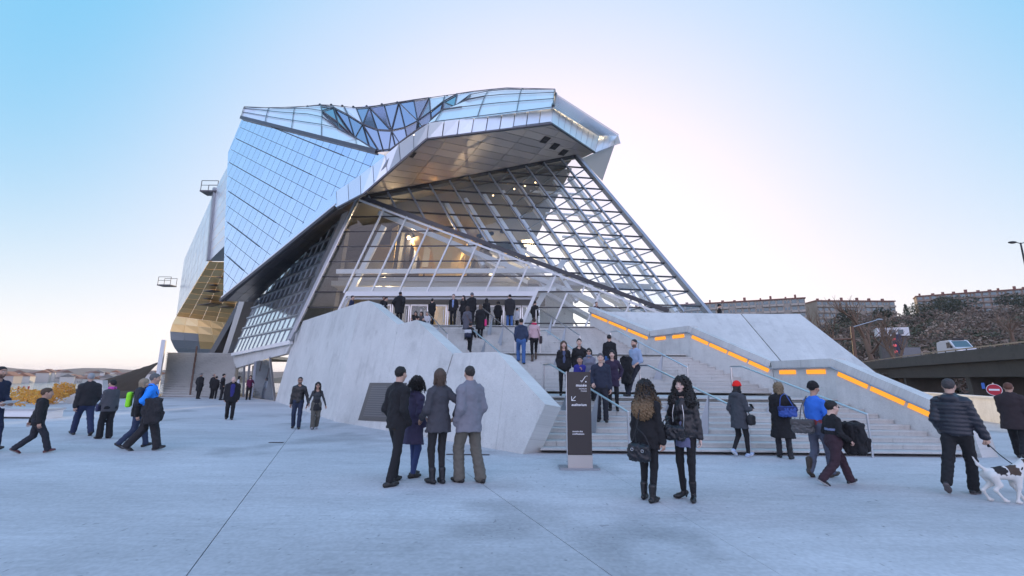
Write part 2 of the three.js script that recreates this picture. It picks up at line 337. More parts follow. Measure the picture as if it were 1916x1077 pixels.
// left wall: three slabs in leaning planes, with joint gaps
{
  const o = thing('concrete_wall', 'large leaning pale concrete wall left of the stairs with zigzag top', 'wall');
  const P = a => a.map(v3), nrm = V(-.7, .15, .69);
  const boards = (pts, e1, e2, w, n) => { const G = planeGrid(pts[0], e1, e2), poly = pts.map(G.to), lo = Math.min(...poly.map(q => q[0])), hi = Math.max(...poly.map(q => q[0])), k = Math.max(1, Math.round((hi - lo) / w)); for (let i = 0; i < k; i++) { const c = strip(poly, 0, lerp(lo, hi, i / k) + (i ? .004 : 0), lerp(lo, hi, (i + 1) / k) - (i < k - 1 ? .004 : 0)).filter((q, j, A) => Math.hypot(q[0] - A[(j + 1) % A.length][0], q[1] - A[(j + 1) % A.length][1]) > 1e-4); if (c.length > 2) part(o, 'wall_panel', slab(c.map(q => G.at(q[0], q[1], rnd(-.0015, .0015))), .55, n), M.concrete); } };
  const uW = V(.106, .989, -.103).normalize(), dW = V(-.698, 0, -.716), uW1 = V(.476, 4.6, -.44).normalize(), dW1 = V(-.5617, 0, -.8273);
  boards(P([[.26, -.03, -10.6], [.76, 1.09, -10.33], [-.37, 2.31, -11.75], [-1.64, 2.33, -13.05], [-2.33, -.03, -13.25]]), dW, uW, 1.3, nrm);
  boards(P([[-2.36, -.03, -13.28], [-1.67, 2.32, -13.08], [-3.11, 3.49, -14.81], [-3.91, 3.42, -15.62], [-5.63, 4.58, -17.63], [-6.12, 4.6, -18.14], [-6.59, -.03, -17.69]]), dW, uW, 1.5, nrm);
  boards(P([[-6.62, -.03, -17.74], [-6.16, 4.6, -18.2], [-13.28, 5.09, -28.81], [-14.55, 3.93, -30.4], [-15.55, -.03, -30.9]]), dW1, uW1, 1.9, V(-.8, .14, .55));
  const pn = V(-.708, .148, .69), lift = p => p.addScaledVector(pn, .02);
  const bp = thing('information_board', 'dark framed notice board with fine text on the concrete wall', 'notice board');
  const q = P([[-4.92, 1.44, -16.23], [-3.25, 1.47, -14.52], [-3.41, .29, -14.43], [-5.26, .17, -16.31]]).map(lift);
  const inn = (t) => q.map((p, i) => p.clone().lerp(q.reduce((s, r) => s.add(r), V(0, 0, 0)).multiplyScalar(.25), t).addScaledVector(pn, .015));
  part(bp, 'frame', slab(q, .03, pn), M.darkMetal); part(bp, 'board', slab(inn(.05), .012, pn), std([.05, .052, .06], .35));
  const textGrey = std([.13, .13, .14], .6); const I = inn(.08).map(p => p.addScaledVector(pn, .003));
  for (let k = 0; k < 14; k++) { const t0 = .05 + k * .064, t1 = t0 + .03, e = .5 + rnd(0, .42); const at = (s, t) => I[0].clone().lerp(I[1], s).lerp(I[3].clone().lerp(I[2], s), t); part(bp, 'text_line', slab([at(.08, t0), at(e, t0), at(e, t1), at(.08, t1)], 0, pn), textGrey); }
}
// small lettering on flat things
function lettering(lines, w, h, px, color, bg) {
  const c = document.createElement('canvas'); c.width = px; c.height = Math.round(px * h / w); const g = c.getContext('2d');
  g.fillStyle = bg; g.fillRect(0, 0, c.width, c.height); g.fillStyle = color; g.strokeStyle = color; g.textBaseline = 'middle';
  for (const f of lines) f(g, c.width, c.height);
  const t = new THREE.CanvasTexture(c); t.colorSpace = THREE.SRGBColorSpace; t.anisotropy = 8; return t;
}
{ // sign pylon
  const o = thing('sign_pylon', 'tall brown sign pylon lettered auditorium on a steel foot', 'sign', null, [1.30, 0, -8.95], .03);
  const brown = std([.045, .038, .036], .5);
  const tx = lettering([(g, W, Hh) => {
    const s = W; g.lineWidth = s * .022;
    g.beginPath(); g.moveTo(s * .62, Hh * .125); g.lineTo(s * .80, Hh * .05); g.stroke(); g.fillRect(s * .78, Hh * .112, s * .05, s * .05); g.fillRect(s * .84, Hh * .045, s * .03, s * .03); g.fillRect(s * .58, Hh * .105, s * .04, s * .03);
    g.textAlign = 'right'; g.font = `bold ${s * .145}px sans-serif`; g.fillText('musée', s * .84, Hh * .165);
    g.font = `${s * .085}px sans-serif`; g.fillText('museum', s * .84, Hh * .206); g.fillText('museo', s * .84, Hh * .234);
    g.textAlign = 'left'; g.beginPath(); g.moveTo(s * .36, Hh * .30); g.lineTo(s * .2, Hh * .35); g.moveTo(s * .19, Hh * .30); g.lineTo(s * .19, Hh * .352); g.lineTo(s * .36, Hh * .352); g.stroke();
    g.font = `bold ${s * .13}px sans-serif`; g.fillText('auditorium', s * .18, Hh * .405, s * .64);
    g.font = `bold ${s * .085}px sans-serif`; g.fillText('musée des', s * .2, Hh * .725); g.fillText('confluences', s * .2, Hh * .755);
  }], .46, 1.52, 512, '#f2f2f2', '#3b3432');
  const face = new THREE.MeshStandardMaterial({ map: tx, roughness: .5 });
  part(o, 'panel', box(-.23, .23, .255, 1.78, -.035, .02), brown);
  part(o, 'printed_face', new THREE.PlaneGeometry(.455, 1.518).translate(0, 1.0175, .0235), face);
  part(o, 'edge_trim', box(-.243, -.232, .255, 1.785, -.04, .03), M.steel);
  part(o, 'foot', box(-.225, .235, .03, .252, -.045, .028), std([.58, .53, .50], .35, { metalness: .8 }));
  part(o, 'base_plate', box(-.38, .36, .004, .03, -.28, .1), M.steelGrey);
}
{ // lettering on the left wall panel
  const n = V(-.819, .138, .556), c = V(-7.3, 1.62, -19.25).addScaledVector(n, .006), u = V(.5617, 0, .827), w = n.clone().cross(u);
  const o = thing('wall_lettering', 'small dark lettering on the concrete wall beside the walking couple', 'lettering');
  let k = 0;
  for (const [s0, s1, t0, t1] of [[.05, .09, .25, .36], [-.06, .16, .02, .06], [-.09, .1, -.07, -.035], [-.12, .1, -.18, -.14]]) part(o, 'line_of_text', slab([[s0, t0], [s1, t0], [s1, t1], [s0, t1]].map(([s, t]) => c.clone().addScaledVector(u, s).addScaledVector(w, t)), 0, n), M.blackMetal);
}
{ // sloping concrete mass right of the stairs
  const o = thing('concrete_ramp', 'big sloping concrete slab right of the entrance behind the parapet', 'ramp');
  const P = a => a.map(v3), n = V(0, .6, .8);
  part(o, 'slab_panel', slab(P([[4.6, 5.5, -26.2], [13.0, 5.36, -25.6], [13.2, .2, -19.6], [9.1, .2, -16.9], [7.2, 2, -19.2], [4.55, 4, -25]].map(p => { const q = p; return q; })).slice(0, 3).concat([V(5.0, .6, -20.6)]), .5, n), M.concrete);
  part(o, 'slab_panel', slab(P([[13.06, 5.36, -25.6], [16.0, 5.3, -25.0], [17.2, 0.1, -18.9], [13.26, .2, -19.6]]), .5, n), M.concrete);
  part(o, 'side_wall', slab(P([[16.0, 5.3, -25.02], [17.2, .1, -18.95], [17.3, -.05, -28], [16.2, 5.3, -30]]), .4, V(1, 0, 0)), M.concrete);
}
{ // left outdoor stairs beside the lower doors
  const o = thing('side_staircase', 'pale outdoor stairs rising at left beside the lower doors', 'staircase');
  const n = 21, h = 3.6 / n, tr = .31;
  for (let i = 0; i < n; i++) part(o, 'step', uvm(merge([box(-26.2 - i * .236, -20.9 - i * .186, (i + 1) * h - .065, (i + 1) * h, -35 - i * tr - .5, -35 - i * tr), box(-26.19 - i * .236, -20.91 - i * .186, i * h + .003, (i + 1) * h - .066, -35 - i * tr - .5, -35.13 - i * tr)])), M.concreteStep);
  part(o, 'top_landing', box(-31, -24, 3.3, 3.58, -56, -41.6), M.concreteStep);
  part(o, 'riser_mass', slab([V(-26.2, 0, -35.6), V(-26.2, .0, -41.9), V(-28.9, 3.3, -41.9)], .2, V(-1, 0, 0)), M.concreteStep);
  part(o, 'side_wall', slab([V(-26.6, -.03, -34.7), V(-26.6, 4.25, -34.7), V(-31.4, 4.6, -41.2), V(-31.4, -.03, -41.2)], .25, V(-1, 0, .7)), M.whitePaint);
  const hr = thing('side_stair_handrail', 'dark handrail posts climbing the left outdoor stairs', 'handrail');
  for (let i = 0; i < 7; i++) { const k = i * 3 + .2, x = -24.1 - k * .212, y = k * h + .1, z = -35.1 - k * tr; part(hr, 'post', bar(V(x, y, z), V(x - .03, y + .95, z), .05, .12), std([.12, .07, .05], .6)); }
}
// ---------- the museum: a glass crystal under a metal cloud ----------
const museum = thing('museum_building', 'angular glass and metal museum with overhanging faceted roof above the stairs', 'museum');
// rectangular-ish glazed facade
function glazed(name, pts, O, e1, e2, as, bs, o) {
  const g = sub(museum, name), G = planeGrid(O, e1, e2), poly = pts.map(p => G.to(p)), n = G.n.z < 0 ? G.n.clone().negate() : G.n, s = n.dot(G.n);
  for (const { c, i, j } of cells(poly, as, bs, o.gap ?? .004)) {
    const P = c.map(([a, b]) => G.at(a, b)), mat = o.pane(i, j, P);
    if (mat) part(g, o.paneName || 'glass_pane', slab(tiltSheet(P, n, o.tilt ?? .004), o.th || 0, n), mat);
  }
  const off = (a, b, d) => G.at(a, b, d * s);
  if (o.mull) for (const a of as) { const r = chord(poly, 0, a); if (r && r[1] - r[0] > .15) part(g, 'mullion', bar(off(a, r[0], o.mull[2] ?? .05), off(a, r[1], o.mull[2] ?? .05), o.mull[0], o.mull[1], n), o.mullMat); }
  if (o.tran) for (const b of bs) { const r = chord(poly, 1, b); if (r && r[1] - r[0] > .15) part(g, 'transom', bar(off(r[0], b, o.tran[2] ?? .02), off(r[1], b, o.tran[2] ?? .02), o.tran[0], o.tran[1], n), o.tranMat || o.mullMat); }
  return { g, G, poly, n };
}
const P1 = V(-10.11, 13.2, -28.17), P2 = V(9.26, 5.76, -27.6), P3 = V(4.84, 18.46, -32.34), P4 = V(12.18, 5.75, -27.98);
const mA = V(-1.07, 1.88, -.647).normalize(), hA = V(.9916, 0, -.129).normalize();
{ // A: the big raking glass slope
  const G0 = planeGrid(P4, hA, mA), tops = [[4.84, 18.46, -32.34], [3.62, 18, -31.99], [2.23, 17.58, -31.63], [.9, 17.09, -31.25], [-.48, 16.68, -30.89], [-1.79, 16.14, -30.49], [-3.15, 15.65, -30.11], [-4.49, 15.19, -29.74], [-5.75, 14.68, -29.36], [-7.11, 14.21, -28.98], [-8.35, 13.71, -28.61]].map(p => G0.to(v3(p))[0]).reverse();
  const as = [tops[0] - 1.4, ...tops.slice(0, -1), tops[tops.length - 1] + .5];
  const bs = []; for (let y = 6.18; y < 19.5; y += 1.012) bs.push((y - P4.y) / mA.y); bs.unshift(-1);
  const A = glazed('raking_glass_front', [P1, P2, P4, P3], P4, hA, mA, as, bs, { pane: () => M.glass, mull: [.1, .16, .02], mullMat: M.steelGrey, tran: [.07, .1, -.02], tranMat: M.frameDark });
  part(A.g, 'edge_beam', bar(P4.clone().addScaledVector(mA, -.6), P3.clone().addScaledVector(mA, .15), .22, .4, A.n), M.steelGrey);
  part(A.g, 'head_beam', bar(P1, P3, .12, .3, A.n), M.frameDark);
  // rear steel: columns and zigzag struts behind the right half
  const R = museum, n = A.n, back = (a, b, d) => A.G.at(a, b, -d * Math.sign(A.G.n.dot(n)));
  const rear = sub(R, 'rear_steelwork');
  tops.forEach((a, i) => { if (i < 3) return; const r = chord(A.poly, 0, a - .35); if (!r) return; part(rear, 'rear_column', bar(back(a - .35, r[0] - .4, 1.9), back(a - .35, r[1] - .3, 1.9), .26, .34, n), M.whitePaint); });
  bs.forEach((b, j) => {
    if (j < 1) return; const r = chord(A.poly, 1, b); if (!r) return;
    if (j % 2) part(rear, 'rear_beam', bar(back(Math.max(r[0] + .3, -4.6), b + .2, 1.9), back(r[1] - .3, b + .2, 1.9), .12, .14, n), M.whitePaint);
    for (let i = 6; i < tops.length; i++) { const a = tops[i]; if (a < r[0] + .5 || a > r[1] + .3) continue; part(rear, 'strut', bar(back(a, b, .1), back(a - .4, b + .75, 1.85), .07, .07), M.steelGrey); }
  });
  for (const [a, b] of [[-6.5, 1.0], [-4.4, 1.0], [-2.2, 1.0]]) part(rear, 'diagonal_brace', bar(back(a - 5.5, b + 6.5, 3.2), back(a + 2.5, b - 1.5, 3.2), .3, .4, n), M.whitePaint);
  part(rear, 'cross_beam', bar(back(-9, 3.9, 2.6), back(-.3, 3.9, 2.6), .35, .4, n), M.greyPaint);
  // back glass wall of the hall, beyond which the sky shows
  const bk = sub(museum, 'rear_glass_wall');
  for (let i = 0; i < 6; i++) { const x0 = 2.2 + i * 2.4; part(bk, 'glass_pane', slab([V(x0, 4.4, -40.5), V(x0 + 2.35, 4.4, -40.5), V(x0 + 2.35 - 5, 13, -42.5), V(x0 - 5, 13, -42.5)], 0, V(0, 0, 1)), M.glass); part(bk, 'mullion', bar(V(x0, 4.4, -40.4), V(x0 - 5, 13, -42.4), .12, .2, V(0, 0, 1)), M.steelGrey); }
}
const LB = V(-3.9, 6.9, -28.32), hB = V(1, 0, .06).normalize(), mB = V(.43, .998, .106).normalize();
{ // B: entrance glass below the fold
  const G0 = planeGrid(LB, hB, mB), Bl = G0.at(...(() => { const q = G0.to(P1); return [q[0], (4.2 - 6.9) / mB.y]; })());
  const Br = G0.at(G0.to(P2)[0] + .1, (4.5 - 6.9) / mB.y), lin = 0;
  const mT = [[-8.0, 12.4], [-6.0, 11.65], [-4.1, 10.9], [-2.1, 10.2], [-.1, 9.4], [2.0, 8.6], [4.0, 7.8], [6.1, 7]].map(([x]) => x);
  const xs = [737.7, 795.4, 854, 913, 973.3, 1036, 1097, 1160]; // eight bays
  const a0 = G0.to(P1)[0], as = [a0 + .0, ...[1.15, 2.92, 4.7, 6.5, 8.35, 10.25, 12.2, 14.2, 16.3].map(k => a0 + .9 + k * 1.0 - .0), a0 + 24];
  const bs = []; for (let y = 4.0; y < 13.4; y += .985) bs.push((y + .02 - 6.9) / mB.y);
  const upper = [P1, P2, G0.at(G0.to(P2)[0], 0), G0.at(G0.to(Bl)[0], 0)];
  const o = { pane: () => M.glass, mull: [.1, .13, .04], mullMat: M.whitePaint, tran: [.075, .09, -.02], tranMat: M.frameDark, tilt: .006 };
  const e = glazed('entrance_glass', upper, LB, hB, mB, as, bs.filter(b => b > -.4), o);
  // below the lintel: left wing and right wing
  const L0 = G0.to(P1)[0], bBot = (4.42 - 6.9) / mB.y;
  glazed('entrance_glass_wing', [G0.at(L0, 0), G0.at(L0 + 2.35, 0), G0.at(L0 + 2.35, bBot), G0.at(L0, bBot)], LB, hB, mB, [L0, L0 + 2.35], bs.filter(b => b < .3), o);
  const Rr = L0 + 14.3;
  glazed('entrance_glass_wing', [G0.at(Rr, 0), G0.at(L0 + 23, 0), G0.at(L0 + 23, bBot), G0.at(Rr, bBot)], LB, hB, mB, [Rr, Rr + 2.0, Rr + 4, Rr + 6.1, L0 + 23], bs.filter(b => b < .3), o);
  const fr = sub(museum, 'entrance_frame'), N = e.n;
  const lift = (p, d) => p.clone().addScaledVector(N, d);
  part(fr, 'corner_post', bar(lift(P1, .05), lift(G0.at(L0, bBot - .5), .05), .16, .3, N), M.greyPaint);
  part(fr, 'corner_trim', bar(lift(P1, .22).add(V(.14, 0, 0)), lift(G0.at(L0, bBot), .22).add(V(.14, 0, 0)), .05, .05, N), M.steel);
  part(fr, 'door_lintel', bar(lift(G0.at(L0 + 2.3, -.06), .1), lift(G0.at(Rr + .1, -.06), .1), .3, .22, N), M.whitePaint);
  part(fr, 'lower_lintel', bar(lift(G0.at(L0 + 2.3, -.38), .0), lift(G0.at(Rr + .1, -.38), .0), .12, .18, N), M.greyPaint);
  part(fr, 'door_jamb', bar(lift(G0.at(L0 + 2.3, .05), .1), lift(G0.at(L0 + 2.3, bBot), .1), .14, .2, N), M.whitePaint);
  part(fr, 'door_jamb', bar(lift(G0.at(Rr + .05, .3), .1), lift(G0.at(Rr + .05, bBot), .1), .2, .24, N), M.whitePaint);
  part(fr, 'fold_beam', bar(lift(P1, .12).add(V(-.1, .1, .02)), lift(P2, .12).add(V(.3, .0, .02)), .2, .26, V(0, 1, .2)), M.darkMetal);
  part(fr, 'fold_trim', bar(lift(P1, .12).add(V(.1, -.24, 0)), lift(P2, .12).add(V(.1, -.24, 0)), .14, .13, V(0, 1, .2)), M.whitePaint);
  // doors recessed under the lintel
  const dr = sub(museum, 'entrance_doors');
  const z = -29.6; part(dr, 'transom_panel', box(-9.4, 2.2, 6.35, 6.95, z - .3, z - .1), std([.20, .18, .16], .6));
  for (let i = 0; i < 9; i++) {
    const x0 = -9.1 + i * 1.22; part(dr, 'door_frame', merge([box(x0, x0 + .07, 4.42, 6.35, z - .05, z + .05), box(x0 + 1.1, x0 + 1.17, 4.42, 6.35, z - .05, z + .05), box(x0, x0 + 1.17, 6.24, 6.35, z - .06, z + .06)]), M.steel);
    part(dr, 'door_glass', box(x0 + .07, x0 + 1.1, 4.45, 6.24, z - .012, z + .012), M.glass); part(dr, 'door_handle', rod(V(x0 + .98, 5.2, z + .09), V(x0 + .98, 6.0, z + .09), .018), M.steel);
  }
  // secondary white structure inside
  const I = sub(museum, 'interior_structure'), wI = (a, b, w = .3, h = .3) => part(I, 'white_beam', bar(a, b, w, h, N), M.whitePaint);
  const inw = (p, d) => p.clone().addScaledVector(N, -d);
  wI(inw(P1, 1.6).add(V(.8, -.6, 0)), inw(P2, 1.6).add(V(-1.2, -.45, 0)), .32, .3);
  wI(inw(G0.at(L0 + .2, 1.75), 1.3), inw(G0.at(Rr + 1, 1.75), 1.3), .3, .25);
  wI(inw(G0.at(L0 + 2, .35), .6), inw(G0.at(Rr + 1.2, .35), .6), .28, .2);
  wI(inw(G0.at(L0 + 1.9, 5.2), 1.5), inw(G0.at(L0 + 1.7, -2.2), 1.5), .34, .3); wI(inw(G0.at(Rr + .9, 2.6), 1.2), inw(G0.at(Rr + .2, -2.3), 1.2), .34, .3);
  part(I, 'concrete_core', box(-13.5, -8.5, 4.4, 11, -41, -36), M.concreteShade);
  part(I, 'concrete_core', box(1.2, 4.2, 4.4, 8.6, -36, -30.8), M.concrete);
  part(I, 'upper_floor', box(-13, 5, 8.05, 8.4, -41, -32), M.concreteStep);
  part(I, 'floor_balustrade', box(-12.5, 4.5, 8.4, 8.75, -31.98, -31.9), M.greyPaint);
  part(I, 'rear_wall', box(-24, 1.5, 4.4, 17, -46.5, -46), M.concreteShade);
  part(I, 'flank_inner_wall', slab([V(-13.4, 4.4, -33.5), V(-25, 4.4, -45.5), V(-24, 13.2, -45.5), V(-13, 13, -34)], .3, V(-.7, 0, .7)), M.concreteShade);
  part(I, 'wall_cladding', box(-12, -4.5, 8.5, 12.6, -37.2, -37), std([.30, .22, .13], .5, { metalness: .3 }));
  // twisting gold well
  const prof = []; for (let i = 0; i <= 12; i++) { const t = i / 12; prof.push(new THREE.Vector2(0.9 + 1.9 * Math.pow(t, 2.4), 4.4 + t * 7.6)); }
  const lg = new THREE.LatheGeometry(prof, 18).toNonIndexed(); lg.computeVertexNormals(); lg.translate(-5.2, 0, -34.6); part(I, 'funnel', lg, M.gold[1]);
  for (let i = 0; i < 16; i++) { const x = -9.8 + i * .62, h = hsh(i, 3, 1), y0 = 8.7 + h * 1.2, y1 = 12.4 - i * .14 + h, zz = -32.6 - hsh(i, 4, 1) * 2.6, tw = hsh(i, 5, 1) - .4; part(I, 'hanging_panel', slab([V(x, y0, zz), V(x + .3 + h * .25, y0, zz + tw), V(x + .6 + h * .2, y1, zz + tw), V(x + .25, y1 - .2, zz)], .05, V(0, 0, 1)), [M.gold[2], M.darkMetal, M.gold[0], M.concreteShade, M.greyPaint][(i * 3) % 5]); }
  const bulb = new THREE.MeshStandardMaterial({ color: rgb(1, .8, .5), emissive: rgb(1, .62, .3), emissiveIntensity: 3 }); for (let i = 0; i < 9; i++) { const r = hsh(i, 7, 2); const c = i < 4 ? V(-9.6 + i * .35, 7.75, -31.6 - r) : V(-1.5 + (i - 4) * .8, 15.2 + (i - 4) * .27, -32.4); part(I, 'spot_lamp', new THREE.SphereGeometry(.06, 8, 6).translate(c.x, c.y, c.z), bulb); if (i === 1 || i === 5) { const l = new THREE.PointLight(rgb(1, .72, .42), 5); l.position.copy(c).add(V(0, -.12, 0)); l.castShadow = true; l.name = 'spot_light'; I.add(l); } }
  for (const [x, y, zz] of [[-8, 12.2, -33.6], [-4, 10.9, -33], [0, 9.6, -32.6]]) { part(I, 'pendant_lamp', new THREE.SphereGeometry(.14, 12, 8).translate(x, y, zz), bulb); part(I, 'pendant_cord', rod(V(x, y + .1, zz), V(x, y + 3, zz), .012), M.blackMetal); const l = new THREE.PointLight(rgb(1, .74, .46), 10); l.position.set(x, y - .25, zz); l.castShadow = true; l.name = 'pendant_light'; I.add(l); }
  for (let i = 0; i < 5; i++) { const x = -8 + i * 1.9; part(I, 'slanted_column', bar(V(x, 4.4, -35), V(x + .9, 12, -36.4), .35, .35), i % 2 ? M.greyPaint : M.darkMetal); }
}
{ // C: left glass flank and the dark underside strip above it
  const Cp = [[-10.89, 12.67, -28.82], [-14.35, 3.92, -29.94], [-24.15, 3.51, -39.89], [-22.63, 8.09, -39.6]].map(v3);
  const dC = V(-.698, 0, -.716), eC = Cp[0].clone().sub(Cp[1]).normalize();
  const nC = eC.clone().cross(dC).normalize(); Cp[3].addScaledVector(nC, -(Cp[3].clone().sub(Cp[0]).dot(nC))); Cp[2].addScaledVector(nC, -(Cp[2].clone().sub(Cp[0]).dot(nC)));
  const o = { pane: (i, j) => (j >= 7 ? M.glassDark : hsh(i, j, 3) < .12 ? M.glassDark : M.frit), mull: [.03, .06, .02], mullMat: M.steelGrey, tran: [.09, .16, .05], tranMat: M.steelGrey };
  M.frit = std([.78, .81, .84], .16, { metalness: .85 });
  glazed('left_glass_flank', Cp, Cp[1], dC, eC, range(-4, 18, 1.05), [-.5, .95, 1.9, 2.85, 3.8, 4.75, 5.7, 6.65, 7.6, 8.6, 9.9], o);
  const f = sub(museum, 'flank_frame');
  part(f, 'sill', bar(Cp[1].clone().add(V(-.05, -.1, .05)), Cp[2].clone().add(V(-.05, -.1, .05)), .2, .25), M.whitePaint);
  part(f, 'corner_fin', bar(Cp[0].clone().add(V(-.1, .2, .1)), Cp[1].clone().add(V(-.1, 0, .1)), .12, .3, V(-.7, .2, .7)), M.steelGrey);
  const e = [[-10.88, 11.9, -26.75], [-20.31, 6.78, -31.6], [-22.63, 7.95, -39.4], [-10.89, 12.6, -28.9]].map(v3);
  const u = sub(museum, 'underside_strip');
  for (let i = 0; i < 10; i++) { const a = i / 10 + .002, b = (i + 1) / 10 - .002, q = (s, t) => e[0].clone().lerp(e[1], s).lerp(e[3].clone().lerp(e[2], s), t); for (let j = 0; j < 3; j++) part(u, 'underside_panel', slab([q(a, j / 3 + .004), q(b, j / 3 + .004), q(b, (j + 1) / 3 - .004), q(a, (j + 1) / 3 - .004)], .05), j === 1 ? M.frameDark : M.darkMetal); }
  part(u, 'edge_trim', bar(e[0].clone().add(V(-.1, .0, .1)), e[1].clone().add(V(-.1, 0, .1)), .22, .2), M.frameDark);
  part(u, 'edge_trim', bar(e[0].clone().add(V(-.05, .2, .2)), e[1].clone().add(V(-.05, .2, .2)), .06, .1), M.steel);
}
{ // D: mirror-clad flank of the cloud
  const Dp = [[-23.12, 23.07, -35.18], [-7.65, 14.67, -25.23], [-9.81, 13.61, -26.35], [-11.22, 13.15, -27.1], [-20.31, 6.8, -31.58], [-22.13, 13.01, -33.39], [-23.98, 20.02, -35.3]].map(v3);
  const n = V(-.4973, .1045, .8613).normalize(), row = V(-.74, .47, -.48), col = V(.35, .93, .09);
  for (const q of [row, col]) q.addScaledVector(n, -q.dot(n)).normalize();
  Dp.forEach(p => p.addScaledVector(n, -(p.clone().sub(Dp[3]).dot(n))));
  const o = {
    paneName: 'cladding_panel', th: .05, tilt: .005, gap: .016,
    pane: (i, j) => { const h = hsh(i, j, 5); return (j > 14 && i < 10 && h < .16) ? M.glassClad : M.mirror[Math.floor(h * 4)]; },
    tran: [.05, .07, .03], mullMat: M.frameDark
  };
  M.glassClad = std([.66, .73, .82], .05, { metalness: .95 });
  const bs = range(-14, 14, 1.02).filter((b, k) => true);
  const as = range(-4, 22, .86);
  const D = glazed('mirror_flank', Dp, Dp[3], row, col, as, bs, { ...o, tran: null });
  bs.forEach((b, j) => { // the heavier double joint lines stop short of the right-hand bays
    if (j % 2) return; const r = chord(D.poly, 1, b); if (!r) return;
    const a0 = Math.max(r[0], r[0] + (r[1] - r[0]) * .22), s = Math.sign(D.G.n.dot(D.n));
    if (r[1] - a0 > 1) part(D.g, 'joint_cap', bar(D.G.at(a0, b, .03 * s), D.G.at(r[1] - .6, b, .03 * s), .06, .06, D.n), M.frameDark);
  });
  part(D.g, 'cladding_panel', slab([Dp[3], Dp[4], V(-10.94, 11.99, -26.8)], .05, n), M.mirror[0]);
  part(D.g, 'eaves_gutter', bar(Dp[0].clone().add(V(0, .05, .1)), Dp[1].clone().lerp(Dp[0], .045).add(V(0, .08, .05)), .22, .26, V(0, 1, 0)), M.darkMetal);
  part(D.g, 'backing', slab(Dp, .1, n).translate(n.x * -.12, n.y * -.12, n.z * -.12), M.darkMetal);
}
